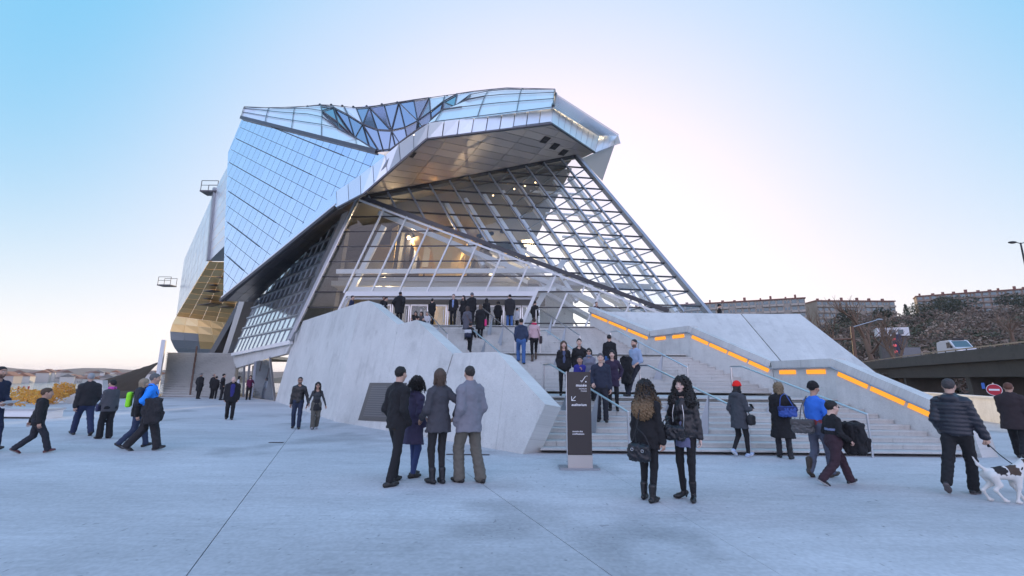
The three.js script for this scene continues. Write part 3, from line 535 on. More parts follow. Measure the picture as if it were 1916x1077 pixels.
// fascia ribbon and soffit
const FL0 = [[-10.73, 11.74, -26.31], [-8.76, 12.17, -25.14], [-5.14, 15.52, -24.76], [2.5, 18.15, -27.31], [6.37, 18.99, -32.74]].map(v3);
const FT0 = [[-11.12,13.05,-26.87],[-9.71,13.53,-26.07],[-7.88,14.35,-25.07],[-6.89,14.93,-24.53],[-5.96,15.63,-24.45],[-5.03,16.41,-24.5],[2.68,19.72,-27.93],[6.89,20.75,-33.32]].map(v3);
{
  const f = sub(museum, 'fascia');
  const pl = (pts) => { const L = [0]; for (let i = 1; i < pts.length; i++) L.push(L[i - 1] + pts[i].distanceTo(pts[i - 1])); return t => { const s = t * L[L.length - 1]; let i = 1; while (i < L.length - 1 && L[i] < s) i++; return pts[i - 1].clone().lerp(pts[i], (s - L[i - 1]) / (L[i] - L[i - 1])); }; };
  const segs = [[pl(FL0.slice(0, 3)), pl(FT0.slice(0, 6)), 7], [pl(FL0.slice(2, 4)), pl(FT0.slice(5, 7)), 9], [pl(FL0.slice(3, 5)), pl(FT0.slice(6, 8)), 8], [pl([FL0[4], V(8.24, 20.35, -34.01)]), pl([FT0[7], V(8.62, 21.37, -34.2)]), 3]];
  for (const [lo, hi, n] of segs) for (let i = 0; i < n; i++) {
    const g = .004, a = i / n + g, b = (i + 1) / n - g, A = lo(a), B = lo(b), C = hi(b), Dd = hi(a);
    part(f, 'fascia_panel', merge([slab([A, B, C], .06, V(-.2, .1, 1)), slab([A, C, Dd], .06, V(-.2, .1, 1))]), M.fascia[i % 3]);
  }
  for (const [lo, hi] of segs) for (let i = 0; i < 3; i++) { const a = i / 3, b = (i + 1) / 3, A = lo(a), B = lo(b), C = hi(b), Dd = hi(a), bk = p => p.clone().add(V(0, -.03, -.14)); part(f, 'fascia_backing', merge([slab([bk(A), bk(B), bk(C)], .04, V(-.2, .1, 1)), slab([bk(A), bk(C), bk(Dd)], .04, V(-.2, .1, 1))]), M.steelGrey); }
  part(f, 'corner_filler', merge([slab([FL0[0], FL0[1], V(-10.06, 13.2, -27.9)], .06, V(0, -1, .3)), slab([FL0[0], V(-10.06, 13.2, -27.9), V(-10.95, 12.67, -28.95)], .06, V(0, -1, .3))]), M.frameDark);
  part(f, 'lower_edge', merge([bar(FL0[0], FL0[1], .12, .1), bar(FL0[1], FL0[2], .12, .1), bar(FL0[2], FL0[3], .12, .1), bar(FL0[3], FL0[4], .12, .1)]), M.darkMetal);
  // soffit panels
  const s = sub(museum, 'soffit'), nS = V(.36, -.93, .11).normalize();
  const poly = [V(-10.06, 13.24, -27.99), FL0[2], FL0[3], FL0[4], V(5.35, 18.57, -33.0)];
  const O = poly[0], proj = p => p.clone().addScaledVector(nS, -(p.clone().sub(O).dot(nS)));
  const pp = poly.map(proj), e1 = proj(V(-5.2, 15.5, -24.8)).sub(proj(V(1.5, 17.2, -31))).normalize(), e2 = nS.clone().cross(e1).normalize();
  const G = planeGrid(O, e1, e2), P2d = pp.map(p => G.to(p));
  const as = range(-16, 16, 2.6), bs = range(-16, 16, .62);
  for (const { c, i, j } of cells(P2d, as, bs, .013)) part(s, 'soffit_panel', slab(tiltSheet(c.map(([a, b]) => G.at(a, b)), nS, .006), .04, nS), M.soffit[(i * 7 + j * 3 + Math.floor(hsh(i, j, 2) * 3)) % 3]);
  part(s, 'soffit_backing', slab(pp.map(q => q.clone().addScaledVector(nS, -.09)), .05, nS), M.frameDark);
  // first strip between fascia start and the apex
  part(s, 'soffit_panel', slab([FL0[1], FL0[2], poly[0]].map(p => p.clone().add(V(0, .02, 0))), .04, nS), M.soffit[0]);
  for (const [x, y, z] of [[2.2, 17.85, -28.9], [2.9, 18.2, -30.1], [3.6, 18.5, -31.3], [-6.2, 14.75, -25.6], [-7.6, 14.15, -26.1]]) {
    const c = proj(V(x, y, z)).addScaledVector(nS, .03), w = .32, h = x < -4 ? .24 : .3;
    const ln = sub(s, 'recessed_light'); const q = (k, l) => c.clone().addScaledVector(e1, k).addScaledVector(e2, l);
    part(ln, 'opening', slab([q(-w, -h), q(w, -h), q(w, h), q(-w, h)], .02, nS), M.blackMetal);
    part(ln, 'louvre', bar(q(-w * .5, 0), q(w * .5, 0), .05, .04, nS), M.darkMetal);
  }
  // belly of the cloud inside the glass
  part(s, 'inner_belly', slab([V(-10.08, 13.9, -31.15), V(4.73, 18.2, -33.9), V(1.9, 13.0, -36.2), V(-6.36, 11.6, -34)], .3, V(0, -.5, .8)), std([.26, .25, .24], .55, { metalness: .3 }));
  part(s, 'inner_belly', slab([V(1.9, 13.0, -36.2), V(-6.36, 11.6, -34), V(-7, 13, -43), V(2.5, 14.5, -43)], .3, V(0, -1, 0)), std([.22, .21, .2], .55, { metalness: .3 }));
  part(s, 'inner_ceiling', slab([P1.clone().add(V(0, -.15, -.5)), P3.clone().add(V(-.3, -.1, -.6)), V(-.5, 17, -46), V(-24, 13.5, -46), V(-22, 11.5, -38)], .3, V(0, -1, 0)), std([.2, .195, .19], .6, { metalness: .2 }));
  for (let i = 0; i < 3; i++) { const c = V(-2.6 + i * .9, 12.62 + i * .3, -34.55 - i * .24); part(s, 'round_port', new THREE.CylinderGeometry(.22, .22, .08, 18).rotateX(Math.PI / 2 - .5).translate(c.x, c.y, c.z + .12), M.blackMetal); }
}
{ // roof: quads between the front edge and the ridge, with a triangulated glass dip
  const r = sub(museum, 'roof');
  const front = [[-23.12, 23.12, -35.1], [-17.9, 20.3, -31.8], [-12.8, 17.55, -28.5], [-7.65, 14.75, -25.2], [-6.05, 15.9, -24.9], [-5.05, 16.5, -24.7], [-1.2, 17.9, -26], [2.62, 19.35, -27.4]].map(v3);
  const ridge = [[-22.9, 23.3, -35.2], [-20.8, 25.01, -37.17], [-18.45, 27.37, -39.76], [-15.08, 27.09, -39.81], [-10.19, 27.11, -38.79], [-5.02, 27.14, -37.76], [-.56, 27.05, -36.76], [3.55, 25.19, -34.58]].map(v3);
  const nu = 22, nv = 6, node = [];
  const ev = (pts, t) => { const s = t * (pts.length - 1), i = Math.min(pts.length - 2, Math.floor(s)); return pts[i].clone().lerp(pts[i + 1], s - i); };
  const bump = (u, v) => { const a = (u - .52) / .28, b = (v - .42) / .42, q = a * a + b * b; return q < 1 ? (1 - q) * (1 - q) : 0; };
  for (let j = 0; j <= nv; j++) { node.push([]); for (let i = 0; i <= nu; i++) { const u = i / nu, v = j / nv, p = ev(front, u).lerp(ev(ridge, u), v); p.y += .9 * Math.sin(Math.PI * v) * (1 - bump(u, v)); p.addScaledVector(V(.1, -.75, -.9), bump(u, v) * 3.6); node[j].push(p); } }
  const inD = (i, j) => bump((i + .5) / nu, (j + .5) / nv) > .04;
  const shr = (P) => { const c = P.reduce((s, p) => s.add(p), V(0, 0, 0)).multiplyScalar(1 / P.length); return P.map(p => p.clone().lerp(c, .02)); };
  const up = V(-.2, .7, .6);
  const dipM = [new THREE.MeshPhysicalMaterial({ color: rgb(.45, .50, .62), transmission: 1, thickness: 0, roughness: .02, ior: 1.8 }), std([.42, .47, .56], .08, { metalness: .9 })];
  for (let j = 0; j < nv; j++) for (let i = 0; i < nu; i++) {
    const [a, b, c, d] = [node[j][i], node[j][i + 1], node[j + 1][i + 1], node[j + 1][i]];
    const tris = (i + j) % 2 ? [[a, b, c], [a, c, d]] : [[a, b, d], [b, c, d]];
    if (inD(i, j)) tris.forEach((t, k) => part(r, 'dip_pane', slab(shr(t), .03, up), dipM[hsh(i, j, k) < .3 ? 0 : 1]));
    else part(r, 'roof_panel', merge(tris.map(t => slab(t, .04, up))).scale(1, 1, 1), M.roofGlass[Math.floor(hsh(i, j, 8) * 3)]);
  }
  const bars = sub(museum, 'roof_lattice'), B = (a, b, w, nm) => part(bars, nm, bar(a.clone().add(V(0, .05, .05)), b.clone().add(V(0, .05, .05)), w, w), M.darkMetal);
  for (let j = 0; j <= nv; j++) for (let i = 0; i <= nu; i++) {
    const dip = inD(Math.min(i, nu - 1), Math.min(j, nv - 1)) || inD(Math.max(0, i - 1), Math.min(j, nv - 1)) || inD(Math.min(i, nu - 1), Math.max(0, j - 1)), w = dip ? .075 : .04;
    if (i < nu && (dip || j % 1 === 0)) B(node[j][i], node[j][i + 1], w, 'lattice_bar'); if (j < nv && (dip || i % 2 === 0)) B(node[j][i], node[j + 1][i], w, 'lattice_bar');
    if (i < nu && j < nv && inD(i, j)) (i + j) % 2 ? B(node[j][i], node[j + 1][i + 1], w, 'lattice_bar') : B(node[j][i + 1], node[j + 1][i], w, 'lattice_bar');
  }
  for (let i = 0; i <= nu; i++) if (i % 1 === 0 && i > 1) part(bars, 'ridge_fixing', new THREE.SphereGeometry(.13, 8, 6).translate(node[nv][i].x, node[nv][i].y + .12, node[nv][i].z), M.blackMetal);
  part(bars, 'roof_hut', box(-14.9, -12.5, 26.2, 27.9, -42, -40.5), M.fascia[0]);
  // right roof slope down to the tip
  const q = [V(3.55, 25.19, -34.58), V(2.62, 19.4, -27.4), V(6.67, 20.15, -32.3), V(8.42, 20.9, -33.5), V(6.5, 23, -36)];
  const e = (s, t) => q[0].clone().lerp(q[3], s).lerp(q[1].clone().lerp(q[2], s), t);
  for (let i = 0; i < 8; i++) for (let j = 0; j < 2; j++) part(r, 'roof_panel', slab(shr([e(j / 2, i / 8), e((j + 1) / 2, i / 8), e((j + 1) / 2, (i + 1) / 8), e(j / 2, (i + 1) / 8)]), .04, V(.5, .6, .5)), M.roofGlass[(i + j) % 3]);
  for (let i = 0; i <= 8; i++) part(bars, 'slope_rib', bar(e(0, i / 8).add(V(.03, .06, .03)), e(1, i / 8).add(V(.03, .06, .03)), .05, .05), M.steelGrey);
  part(bars, 'hip_rib', bar(e(0, 0).add(V(0, .08, .05)), e(0, 1).add(V(0, .08, .05)), .2, .16), M.darkMetal);
  // end panel beyond the tip
  const t = [[5.48, 18.97, -33.78], [8.24, 20.35, -34.01], [6.82, 19.49, -37.24]].map(v3);
  part(r, 'end_panel', slab([t[0], t[1], V(7.6, 18.2, -36.2)], .08, V(.3, -.2, 1)), M.fascia[2]); part(r, 'tip_panel', slab([V(8.42, 20.9, -33.39), V(8.62, 20.2, -33.5), V(8.24, 20.3, -34.0), V(8.3, 20.9, -34.2)], .05, V(1, 0, .3)), M.fascia[0]);
}
{ // rear body of the cloud at left, its underside tinted gold as mirrored sunset, belly and legs
  const b = sub(museum, 'rear_body'), P = a => a.map(v3);
  const w = P([[-27.0, 21.6, -40.2], [-30.73, 20.6, -44.16], [-43.31, 16.6, -58.2], [-47.24, 9.83, -63.62], [-30.66, 12.97, -44.65], [-27.2, 13.6, -41.4]]);
  const q = (s, t) => w[1].clone().lerp(w[2], s).lerp(w[4].clone().lerp(w[3], s), t);
  for (let i = 0; i < 9; i++) for (let j = 0; j < 5; j++) { const g = .004; part(b, 'side_panel', merge([slab([q(i / 9 + g, j / 5 + g), q((i + 1) / 9 - g, j / 5 + g), q((i + 1) / 9 - g, (j + 1) / 5 - g)], .05, V(-.8, .1, .6)), slab([q(i / 9 + g, j / 5 + g), q((i + 1) / 9 - g, (j + 1) / 5 - g), q(i / 9 + g, (j + 1) / 5 - g)], .05, V(-.8, .1, .6))]), M.fascia[(i + j * 2) % 3]); }
  part(b, 'seam_beam', bar(w[1], w[4], .5, .5, V(-.7, 0, .7)), M.steelGrey);
  const w2 = (s, t) => w[0].clone().lerp(w[1], s).lerp(w[5].clone().lerp(w[4], s), t);
  for (let j = 0; j < 8; j++) part(b, 'side_panel', slab([w2(0, j / 8 + .004), w2(.95, j / 8 + .004), w2(.95, (j + 1) / 8 - .004), w2(0, (j + 1) / 8 - .004)], .05, V(-.8, .1, .6)), M.fascia[j % 3]);
  // steel underside, the sunset it mirrors put into its gold colour
  const s = sub(museum, 'rear_underside'), a0 = V(-30.66, 12.9, -44.65), a1 = V(-23, 12.0, -41.5), a2 = V(-31.5, 7.6, -57), a3 = V(-47.24, 9.7, -63.62);
  const z = (u, v) => a0.clone().lerp(a1, u).lerp(a3.clone().lerp(a2, u), v);
  const sheet = (G, f, nu, nv, nm, mat, nr) => { for (let i = 0; i < nu; i++) for (let j = 0; j < nv; j++) { const g = .0015, A = f(i / nu + g, j / nv + g), B = f((i + 1) / nu - g, j / nv + g), C = f((i + 1) / nu - g, (j + 1) / nv - g), D = f(i / nu + g, (j + 1) / nv - g); part(G, nm, merge([slab([A, B, C], .05, nr), slab([A, C, D], .05, nr)]), mat(i, j)); } };
  sheet(s, z, 6, 10, 'sunset_gold_panel', (i, j) => M.gold[(i + j) % 3], V(0, -1, 0));
  for (const [u, v, k] of [[.35, .2, .4], [.3, .32, .5], [.34, .42, 1.1], [.3, .55, .5], [.42, .66, 2.0], [.62, .67, 1.3]]) { const c = z(u, v).add(V(0, -.12, 0)); part(s, 'dark_opening', slab([c.clone().add(V(-k, 0, .4)), c.clone().add(V(k * .3, 0, k)), c.clone().add(V(k, 0, -.4)), c.clone().add(V(-k * .3, 0, -k))], .05, V(0, -1, 0)), M.darkMetal); }
  part(s, 'end_wall', slab([V(-30.66, 12.97, -44.65), V(-27.2, 13.6, -41.4), V(-21.5, 13.4, -38.5), V(-22.4, 12.0, -41.0)], .3, V(0, 0, 1)), M.steelGrey);
  // faceted belly that comes down to the ground, gold facets painted as sunset reflection
  const bl = sub(museum, 'belly'), b3 = V(-46.6, 3.2, -66.5), b2 = V(-34.5, 3.2, -60.5);
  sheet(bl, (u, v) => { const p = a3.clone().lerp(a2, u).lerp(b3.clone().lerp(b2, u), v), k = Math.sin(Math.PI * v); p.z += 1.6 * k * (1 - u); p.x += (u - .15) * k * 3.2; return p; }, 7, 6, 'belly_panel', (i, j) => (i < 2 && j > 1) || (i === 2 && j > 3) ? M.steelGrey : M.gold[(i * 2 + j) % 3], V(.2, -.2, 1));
  const lg = sub(museum, 'legs');
  part(lg, 'raking_leg', bar(V(-23.6, 8.5, -40.4), V(-26.0, 3.2, -42.6), .9, 1.2, V(-.5, 0, .8)), M.steelGrey); part(lg, 'raking_leg', bar(V(-25.2, 9.2, -43), V(-28.2, 3.2, -43.6), .8, .9, V(-.5, 0, .8)), M.frameDark);
  part(lg, 'leg_panel', slab(P([[-25.2, 7.9, -41.3], [-24.1, 7.9, -40.4], [-24.5, 5.6, -41.2], [-25.9, 4.9, -42.3]]), .2, V(-.5, 0, .8)), M.fascia[1]);
  part(lg, 'service_box', box(-25.5, -23.2, 3.4, 8, -45, -42.4), M.darkMetal);
  const pf = sub(museum, 'roof_platforms');
  for (const [x, y, zz] of [[-31.2, 20.2, -44.4], [-47.2, 13.6, -61]]) { part(pf, 'platform_deck', box(x - .9, x + .9, y - .1, y + .05, zz - .6, zz + .6), M.darkMetal); part(pf, 'platform_rail', merge([[-.85, .55], [.85, .55], [-.85, -.55], [.85, -.55]].map(([a, c]) => rod(V(x + a, y, zz + c), V(x + a, y + 1.1, zz + c), .035)).concat([rod(V(x - .85, y + 1.1, zz + .55), V(x + .85, y + 1.1, zz + .55), .035), rod(V(x - .85, y + .6, zz + .55), V(x + .85, y + .6, zz + .55), .03), rod(V(x - .85, y + 1.1, zz - .55), V(x + .85, y + 1.1, zz - .55), .035)])), M.darkMetal); }
}
{ // lower doors under the left flank
  const d = sub(museum, 'lower_entrance'), P = a => a.map(v3), n = V(-.715, .045, .697);
  part(d, 'lintel_band', slab(P([[-14.39, 3.9, -30.04], [-24.38, 3.55, -40.27], [-23.78, 2.2, -39.6], [-17.33, 2.9, -32.99], [-15.0, 3.1, -30.55]]), .3, n), M.concrete);
  part(d, 'glass_panel', slab(P([[-17.3, 2.92, -32.98], [-19.63, 2.7, -35.34], [-19.4, 0.02, -34.95], [-15.7, .02, -31.1]]), 0, n), new THREE.MeshPhysicalMaterial({ color: rgb(.35, .4, .45), metalness: .85, roughness: .04 }));
  part(d, 'glass_panel', slab(P([[-21.6, 2.42, -37.35], [-23.75, 2.2, -39.55], [-22.8, .02, -38.4], [-20.9, .02, -36.5]]), 0, n), M.glassDark);
  part(d, 'door_recess', slab(P([[-19.66, 2.7, -35.37], [-21.57, 2.42, -37.3], [-20.87, .02, -36.45], [-19.43, .02, -34.98]]).map(p => p.add(V(.4, 0, -.4))), .1, n), M.concreteShade);
  for (const q of [[[-19.64, 2.7, -35.34], [-19.41, .02, -34.95]], [[-20.6, 2.55, -36.3], [-20.2, .02, -35.7]], [[-21.58, 2.42, -37.32], [-20.88, .02, -36.48]], [[-17.3, 2.95, -32.95], [-15.66, .02, -31.08]]]) part(d, 'door_post', bar(v3(q[0]), v3(q[1]), .1, .14, n), M.steelGrey);
}
// ---------- figures: smooth fields meshed by surface nets ----------
const sm = (a, b, k) => { const h = Math.max(k - Math.abs(a - b), 0) / k; return Math.min(a, b) - h * h * k * .25; };
function surfaceNets(f, lo, hi, h) {
  const B = 5, nx = Math.ceil((hi[0] - lo[0]) / h / B) * B + 1, ny = Math.ceil((hi[1] - lo[1]) / h / B) * B + 1, nz = Math.ceil((hi[2] - lo[2]) / h / B) * B + 1;
  const F = new Float32Array(nx * ny * nz).fill(1), I = (i, j, k) => (k * ny + j) * nx + i, act = new Uint8Array(nx * ny * nz), R = h * B * .87 * 1.5 + h;
  for (let k = 0; k < nz; k += B) for (let j = 0; j < ny; j += B) for (let i = 0; i < nx; i += B) {
    const d = f(lo[0] + (i + B / 2) * h, lo[1] + (j + B / 2) * h, lo[2] + (k + B / 2) * h), on = Math.abs(d) < R;
    for (let c = k; c <= k + B && c < nz; c++) for (let b = j; b <= j + B && b < ny; b++) for (let a = i; a <= i + B && a < nx; a++) { const q = I(a, b, c); if (on) { if (!act[q]) { act[q] = 1; F[q] = f(lo[0] + a * h, lo[1] + b * h, lo[2] + c * h); } } else if (!act[q]) F[q] = d; }
  }
  const pos = [], id = new Int32Array(nx * ny * nz).fill(-1), idx = [];
  for (let k = 0; k < nz - 1; k++) for (let j = 0; j < ny - 1; j++) for (let i = 0; i < nx - 1; i++) {
    const q = I(i, j, k); if (!act[q]) continue; let m = 0; const v = [F[q], F[q + 1], F[q + nx], F[q + nx + 1], F[q + nx * ny], F[q + nx * ny + 1], F[q + nx * ny + nx], F[q + nx * ny + nx + 1]];
    for (let c = 0; c < 8; c++) if (v[c] < 0) m |= 1 << c; if (m === 0 || m === 255) continue;
    let sx = 0, sy = 0, sz = 0, n = 0;
    for (const [a, b] of NE) { const va = v[a], vb = v[b]; if ((va < 0) === (vb < 0)) continue; const t = va / (va - vb); sx += lerp(a & 1, b & 1, t); sy += lerp(a >> 1 & 1, b >> 1 & 1, t); sz += lerp(a >> 2, b >> 2, t); n++; }
    id[q] = pos.length / 3; pos.push(lo[0] + (i + sx / n) * h, lo[1] + (j + sy / n) * h, lo[2] + (k + sz / n) * h);
  }
  const sx = 1, sy = nx, sz = nx * ny;
  const quad = (a, b, c, d, fl) => { if (a < 0 || b < 0 || c < 0 || d < 0) return; fl ? idx.push(a, b, c, a, c, d) : idx.push(a, c, b, a, d, c); };
  for (let k = 1; k < nz - 1; k++) for (let j = 1; j < ny - 1; j++) for (let i = 1; i < nx - 1; i++) {
    const q = I(i, j, k), s = F[q] < 0;
    if (s !== F[q + sx] < 0) quad(id[q - sy - sz], id[q - sz], id[q], id[q - sy], s);
    if (s !== F[q + sy] < 0) quad(id[q - sx - sz], id[q - sx], id[q], id[q - sz], s);
    if (s !== F[q + sz] < 0) quad(id[q - sx - sy], id[q - sy], id[q], id[q - sx], s);
  }
  const g = new THREE.BufferGeometry(); g.setAttribute('position', new THREE.Float32BufferAttribute(pos, 3)); g.setIndex(idx); g.computeVertexNormals(); return g;
}
const NE = [[0, 1], [2, 3], [4, 5], [6, 7], [0, 2], [1, 3], [4, 6], [5, 7], [0, 4], [1, 5], [2, 6], [3, 7]];
// tapered capsule [ax ay az bx by bz ra rb (flat fx fz)]
function cap(a, b, ra, rb, flat = 1, fd = null) { return { a, b, ra, rb, flat, fd: fd || [0, 1], d: [b[0] - a[0], b[1] - a[1], b[2] - a[2]], l: Math.max(1e-9, (b[0] - a[0]) ** 2 + (b[1] - a[1]) ** 2 + (b[2] - a[2]) ** 2) }; }
function dcap(c, x, y, z) {
  let px = x - c.a[0], py = y - c.a[1], pz = z - c.a[2];
  if (c.flat === 1) { const t = Math.max(0, Math.min(1, (px * c.d[0] + py * c.d[1] + pz * c.d[2]) / c.l)); px -= c.d[0] * t; py -= c.d[1] * t; pz -= c.d[2] * t; return Math.sqrt(px * px + py * py + pz * pz) - (c.ra + (c.rb - c.ra) * t); }
  const t = Math.max(0, Math.min(1, (px * c.d[0] + py * c.d[1] + pz * c.d[2]) / c.l)); px -= c.d[0] * t; py -= c.d[1] * t; pz -= c.d[2] * t;
  const [fx, fz] = c.fd, al = px * fx + pz * fz, k = 1 / c.flat - 1; const qx = px + al * fx * k, qz = pz + al * fz * k; const r = c.ra + (c.rb - c.ra) * t;
  return (Math.sqrt(qx * qx + py * py + qz * qz) - r) * (.5 + .5 * c.flat);
}
const field = (caps, k) => (x, y, z) => { let d = 9; for (const c of caps) d = sm(d, dcap(c, x, y, z), k); return d; };
const ell = (x, y, z, c, r) => { const a = (x - c[0]) / r[0], b = (y - c[1]) / r[1], e = (z - c[2]) / r[2], l = Math.sqrt(a * a + b * b + e * e); return (l - 1) * Math.min(r[0], r[1], r[2]) * (.6 + .4 * Math.min(1, l)) * 1.1; };
const bounds = (caps, m) => { const lo = [9, 9, 9], hi = [-9, -9, -9]; for (const c of caps) for (const p of [c.a, c.b]) for (let k = 0; k < 3; k++) { const r = Math.max(c.ra, c.rb) + m; lo[k] = Math.min(lo[k], p[k] - r); hi[k] = Math.max(hi[k], p[k] + r); } return [lo, hi]; };
function tint(g, fn) { const p = g.attributes.position, c = new Float32Array(p.count * 3); for (let i = 0; i < p.count; i++) { const q = fn(p.getX(i), p.getY(i), p.getZ(i)); c[i * 3] = q[0]; c[i * 3 + 1] = q[1]; c[i * 3 + 2] = q[2]; } g.setAttribute('color', new THREE.BufferAttribute(c, 3)); return g; }
const cache = {}; const memo = (k, f) => cache[k] ??= f();
// head in its own frame: face towards +z
function headGeo(fem, h) {
  return memo('head' + fem + h, () => {
    const jw = fem ? .053 : .059, caps = [cap([0, .008, .086], [0, -.028, .103], .008, fem ? .0115 : .0135), cap([0, -.06, -.02], [0, -.2, -.04], fem ? .045 : .054, fem ? .05 : .06)];
    const f = (x, y, z) => {
      const ax = Math.abs(x);
      let d = ell(x, y, z, [0, .022, -.008], [.075, .09, .096]); d = sm(d, ell(x, y, z, [0, -.045, .022], [jw, .074, .068]), .03);
      d = sm(d, Math.hypot(x, y + .102, z - .056) - (fem ? .018 : .024), .025); d = sm(d, Math.hypot(ax - .042, y + .03, z - .052) - .03, .02);
      const br = Math.hypot(Math.max(0, ax - .03), y - .026, z - .081) - .011; d = sm(d, br, .015);
      const so = Math.hypot(ax - .031, (y - .004) * 1.2, z - .104) - .019; d = -sm(-d, so, .012);
      d = Math.min(d, Math.hypot(ax - .031, y - .005, z - .0785) - .0122);
      d = sm(d, dcap(caps[0], x, y, z), .012); d = sm(d, Math.hypot(ax - .010, y + .033, z - .094) - .0075, .008);
      d = sm(d, Math.hypot(Math.max(0, ax - .016), (y + .062) * 1.1, z - .082) - .0095, .008);
      d = sm(d, ell(ax, y, z, [.075, -.004, -.006], [.012, .033, .02]), .008);
      return sm(d, dcap(caps[1], x, y, z), .03);
    };
    return surfaceNets(f, [-.11, -.24, -.13], [.11, .135, .135], h);
  });
}
const SKIN = [[.52, .33, .25], [.42, .25, .18], [.60, .40, .32], [.30, .17, .11]];
function skinned(g, base, hairC, fem, stubble) {
  return tint(g.clone(), (x, y, z) => {
    const ax = Math.abs(x); let c = base;
    if (z > .06) {
      const ey = Math.hypot(ax - .031, (y - .005) * 1.5); if (ey < .0125 && z > .075) c = ey < .0062 ? [.03, .02, .015] : ey < .0105 ? [.55, .52, .5] : base.map(v => v * .4);
      if (Math.abs(y - .030 + Math.abs(ax - .03) * .12) < .0055 && ax > .012 && ax < .05) c = hairC.map((v, i) => v * .7 + base[i] * .2);
      if (Math.abs(y + .062) < .009 && ax < .024 && z > .07) c = Math.abs(y + .0625) < .0018 ? [.12, .05, .045] : fem ? [.45, .13, .12] : [base[0] * .85, base[1] * .62, base[2] * .6];
    }
    if (stubble && y < -.04 && z > -.03 && y > -.14 && c === base) { const k = Math.min(1, (-.04 - y) / .03) * .75 * (Math.abs(y + .062) < .014 && ax < .026 ? .3 : 1); c = base.map((v, i) => lerp(v, hairC[i], k)); }
    return c;
  });
}
function hairGeo(st, h) {
  return memo('hair' + st + h, () => {
    const curly = st.includes('curly'), long = st.includes('long'), bob = st.includes('bob'), bald = st === 'balding', hat = st === 'beanie', bun = st.includes('bun'), tuft = st.startsWith('crop');
    const caps = [];
    if (long) { const k = curly ? 1 : 0; caps.push(cap([0, .0, -.06], [0, -.30, -.155], k ? .11 : .085, k ? .165 : .075, .55), cap([.068, .03, -.02], [.1 + k * .045, -.26, .03], k ? .05 : .04, k ? .075 : .03), cap([-.068, .03, -.02], [-.1 - k * .045, -.26, .03], k ? .05 : .04, k ? .075 : .03)); }
    if (bob) { caps.push(cap([0, .0, -.055], [0, -.13, -.065], .075, .062, .75), cap([.066, .02, -.02], [.078, -.12, .002], .036, .026), cap([-.066, .02, -.02], [-.078, -.12, .002], .036, .026)); }
    if (bun) caps.push(cap([0, .10, -.07], [0, .11, -.08], .04, .035));
    const am = curly ? .022 : tuft ? .008 : .0055, fq = curly ? 27 : 55;
    const f = (x, y, z) => {
      const ax = Math.abs(x);
      if (hat) { let d = ell(x, y, z, [0, .035, -.012], [.092, .112, .11]); d = Math.max(d, .012 + z * .10 - y); const cuff = Math.abs(y - (.028 + z * .1)) - .022; return Math.min(d, Math.max(ell(x, y, z, [0, .03, -.012], [.097, .118, .116]), cuff)) + Math.abs(Math.sin(Math.atan2(x, z) * 22)) * .003 - .0015; }
      if (tuft || bald) { let d = ell(x, y, z, [0, .028, -.014], [.0815, .0955, .103]); if (bald) d = Math.max(d, y - .06); const hl = z > .02 ? .004 + (z - .02) * 1.0 : z * .75 - .011; d = Math.max(d, (hl - y) * .8 + .004 * N3(x * 60, 0, z * 60)); d = -sm(-d, ell(ax, y, z, [.084, -.012, .0], [.022, .036, .026]), .008); for (const c of caps) d = sm(d, dcap(c, x, y, z), .02); return d + .0035 * N3(x * 60, y * 30, z * 60) + .0035 * N3(x * 26, y * 26, z * 26); }
      let d = ell(x, y, z, [0, .028, -.012], curly ? [.104, .112, .118] : tuft ? [.081, .1, .103] : [.085, .101, .107]);
      if (bald) d = Math.max(d, y - .055);
      for (const c of caps) d = sm(d, dcap(c, x, y, z), .03);
      // leave the face, the ears and the nape free
      const face = ell(x, y, z, [0, -.05, .10], [curly ? .070 : long || bob ? .060 : .068, curly ? .11 : .098, curly ? .1 : .088]); d = -sm(-d, face, .012);
      if (!long && !bob) { d = Math.max(d, -.055 - y + Math.max(0, z) * .9); d = -sm(-d, ell(ax, y, z, [.082, -.03, .01], [.03, .05, .035]), .01); }
      const n = long || curly ? N3(x * fq, y * fq * (curly ? .8 : .16), z * fq) : N3(x * fq, y * fq * .35, z * fq * .6) + (tuft ? .9 * N3(x * 22, y * 22, z * 22) : 0);
      return d + am * n + (curly ? .010 * N3(x * 80, y * 80, z * 80) : 0);
    };
    return surfaceNets(f, [-.26, long ? -.5 : -.24, -.32], [.26, .19, .17], h);
  });
}
// right hand in its own frame: wrist at 0, fingers towards -y, palm faces +z, thumb on +x
function handGeo(pose, h) {
  return memo('hand' + pose + h, () => {
    const cu = { relax: [.35, .45], fist: [1.15, 1.25], flat: [.08, .1], grip: [.95, .9] }[pose] || [.4, .5], caps = [cap([-.022, -.03, 0], [-.026, -.085, 0], .017, .014), cap([0, -.02, 0], [-.002, -.088, 0], .018, .015), cap([.02, -.03, 0], [.022, -.085, 0], .017, .014), cap([0, .02, 0], [0, -.03, 0], .024, .022, .7)];
    [[-.031, .062, .0072], [-.011, .074, .008], [.010, .08, .0083], [.030, .072, .0082]].forEach(([x, L, r], i) => {
      let p = [x, -.09, 0], a = .12; const ls = [L * .46, L * .32, L * .24];
      ls.forEach((l, k) => { a += k === 0 ? cu[0] + i * .03 : cu[1]; const q = [p[0] + x * .1 * l / .03, p[1] - Math.cos(a) * l, p[2] + Math.sin(a) * l]; caps.push(cap(p, q, r * (1 - k * .06), r * (.95 - k * .08))); p = q; });
    });
    caps.push(cap([.022, -.02, .006], [.045, -.052, .018], .013, .0105), cap([.045, -.052, .018], [.05, -.085, .026], .0102, .0085));
    return surfaceNets(field(caps, .006), [-.07, -.2, -.05], [.08, .06, .12], h);
  });
}
const clothMats = {};
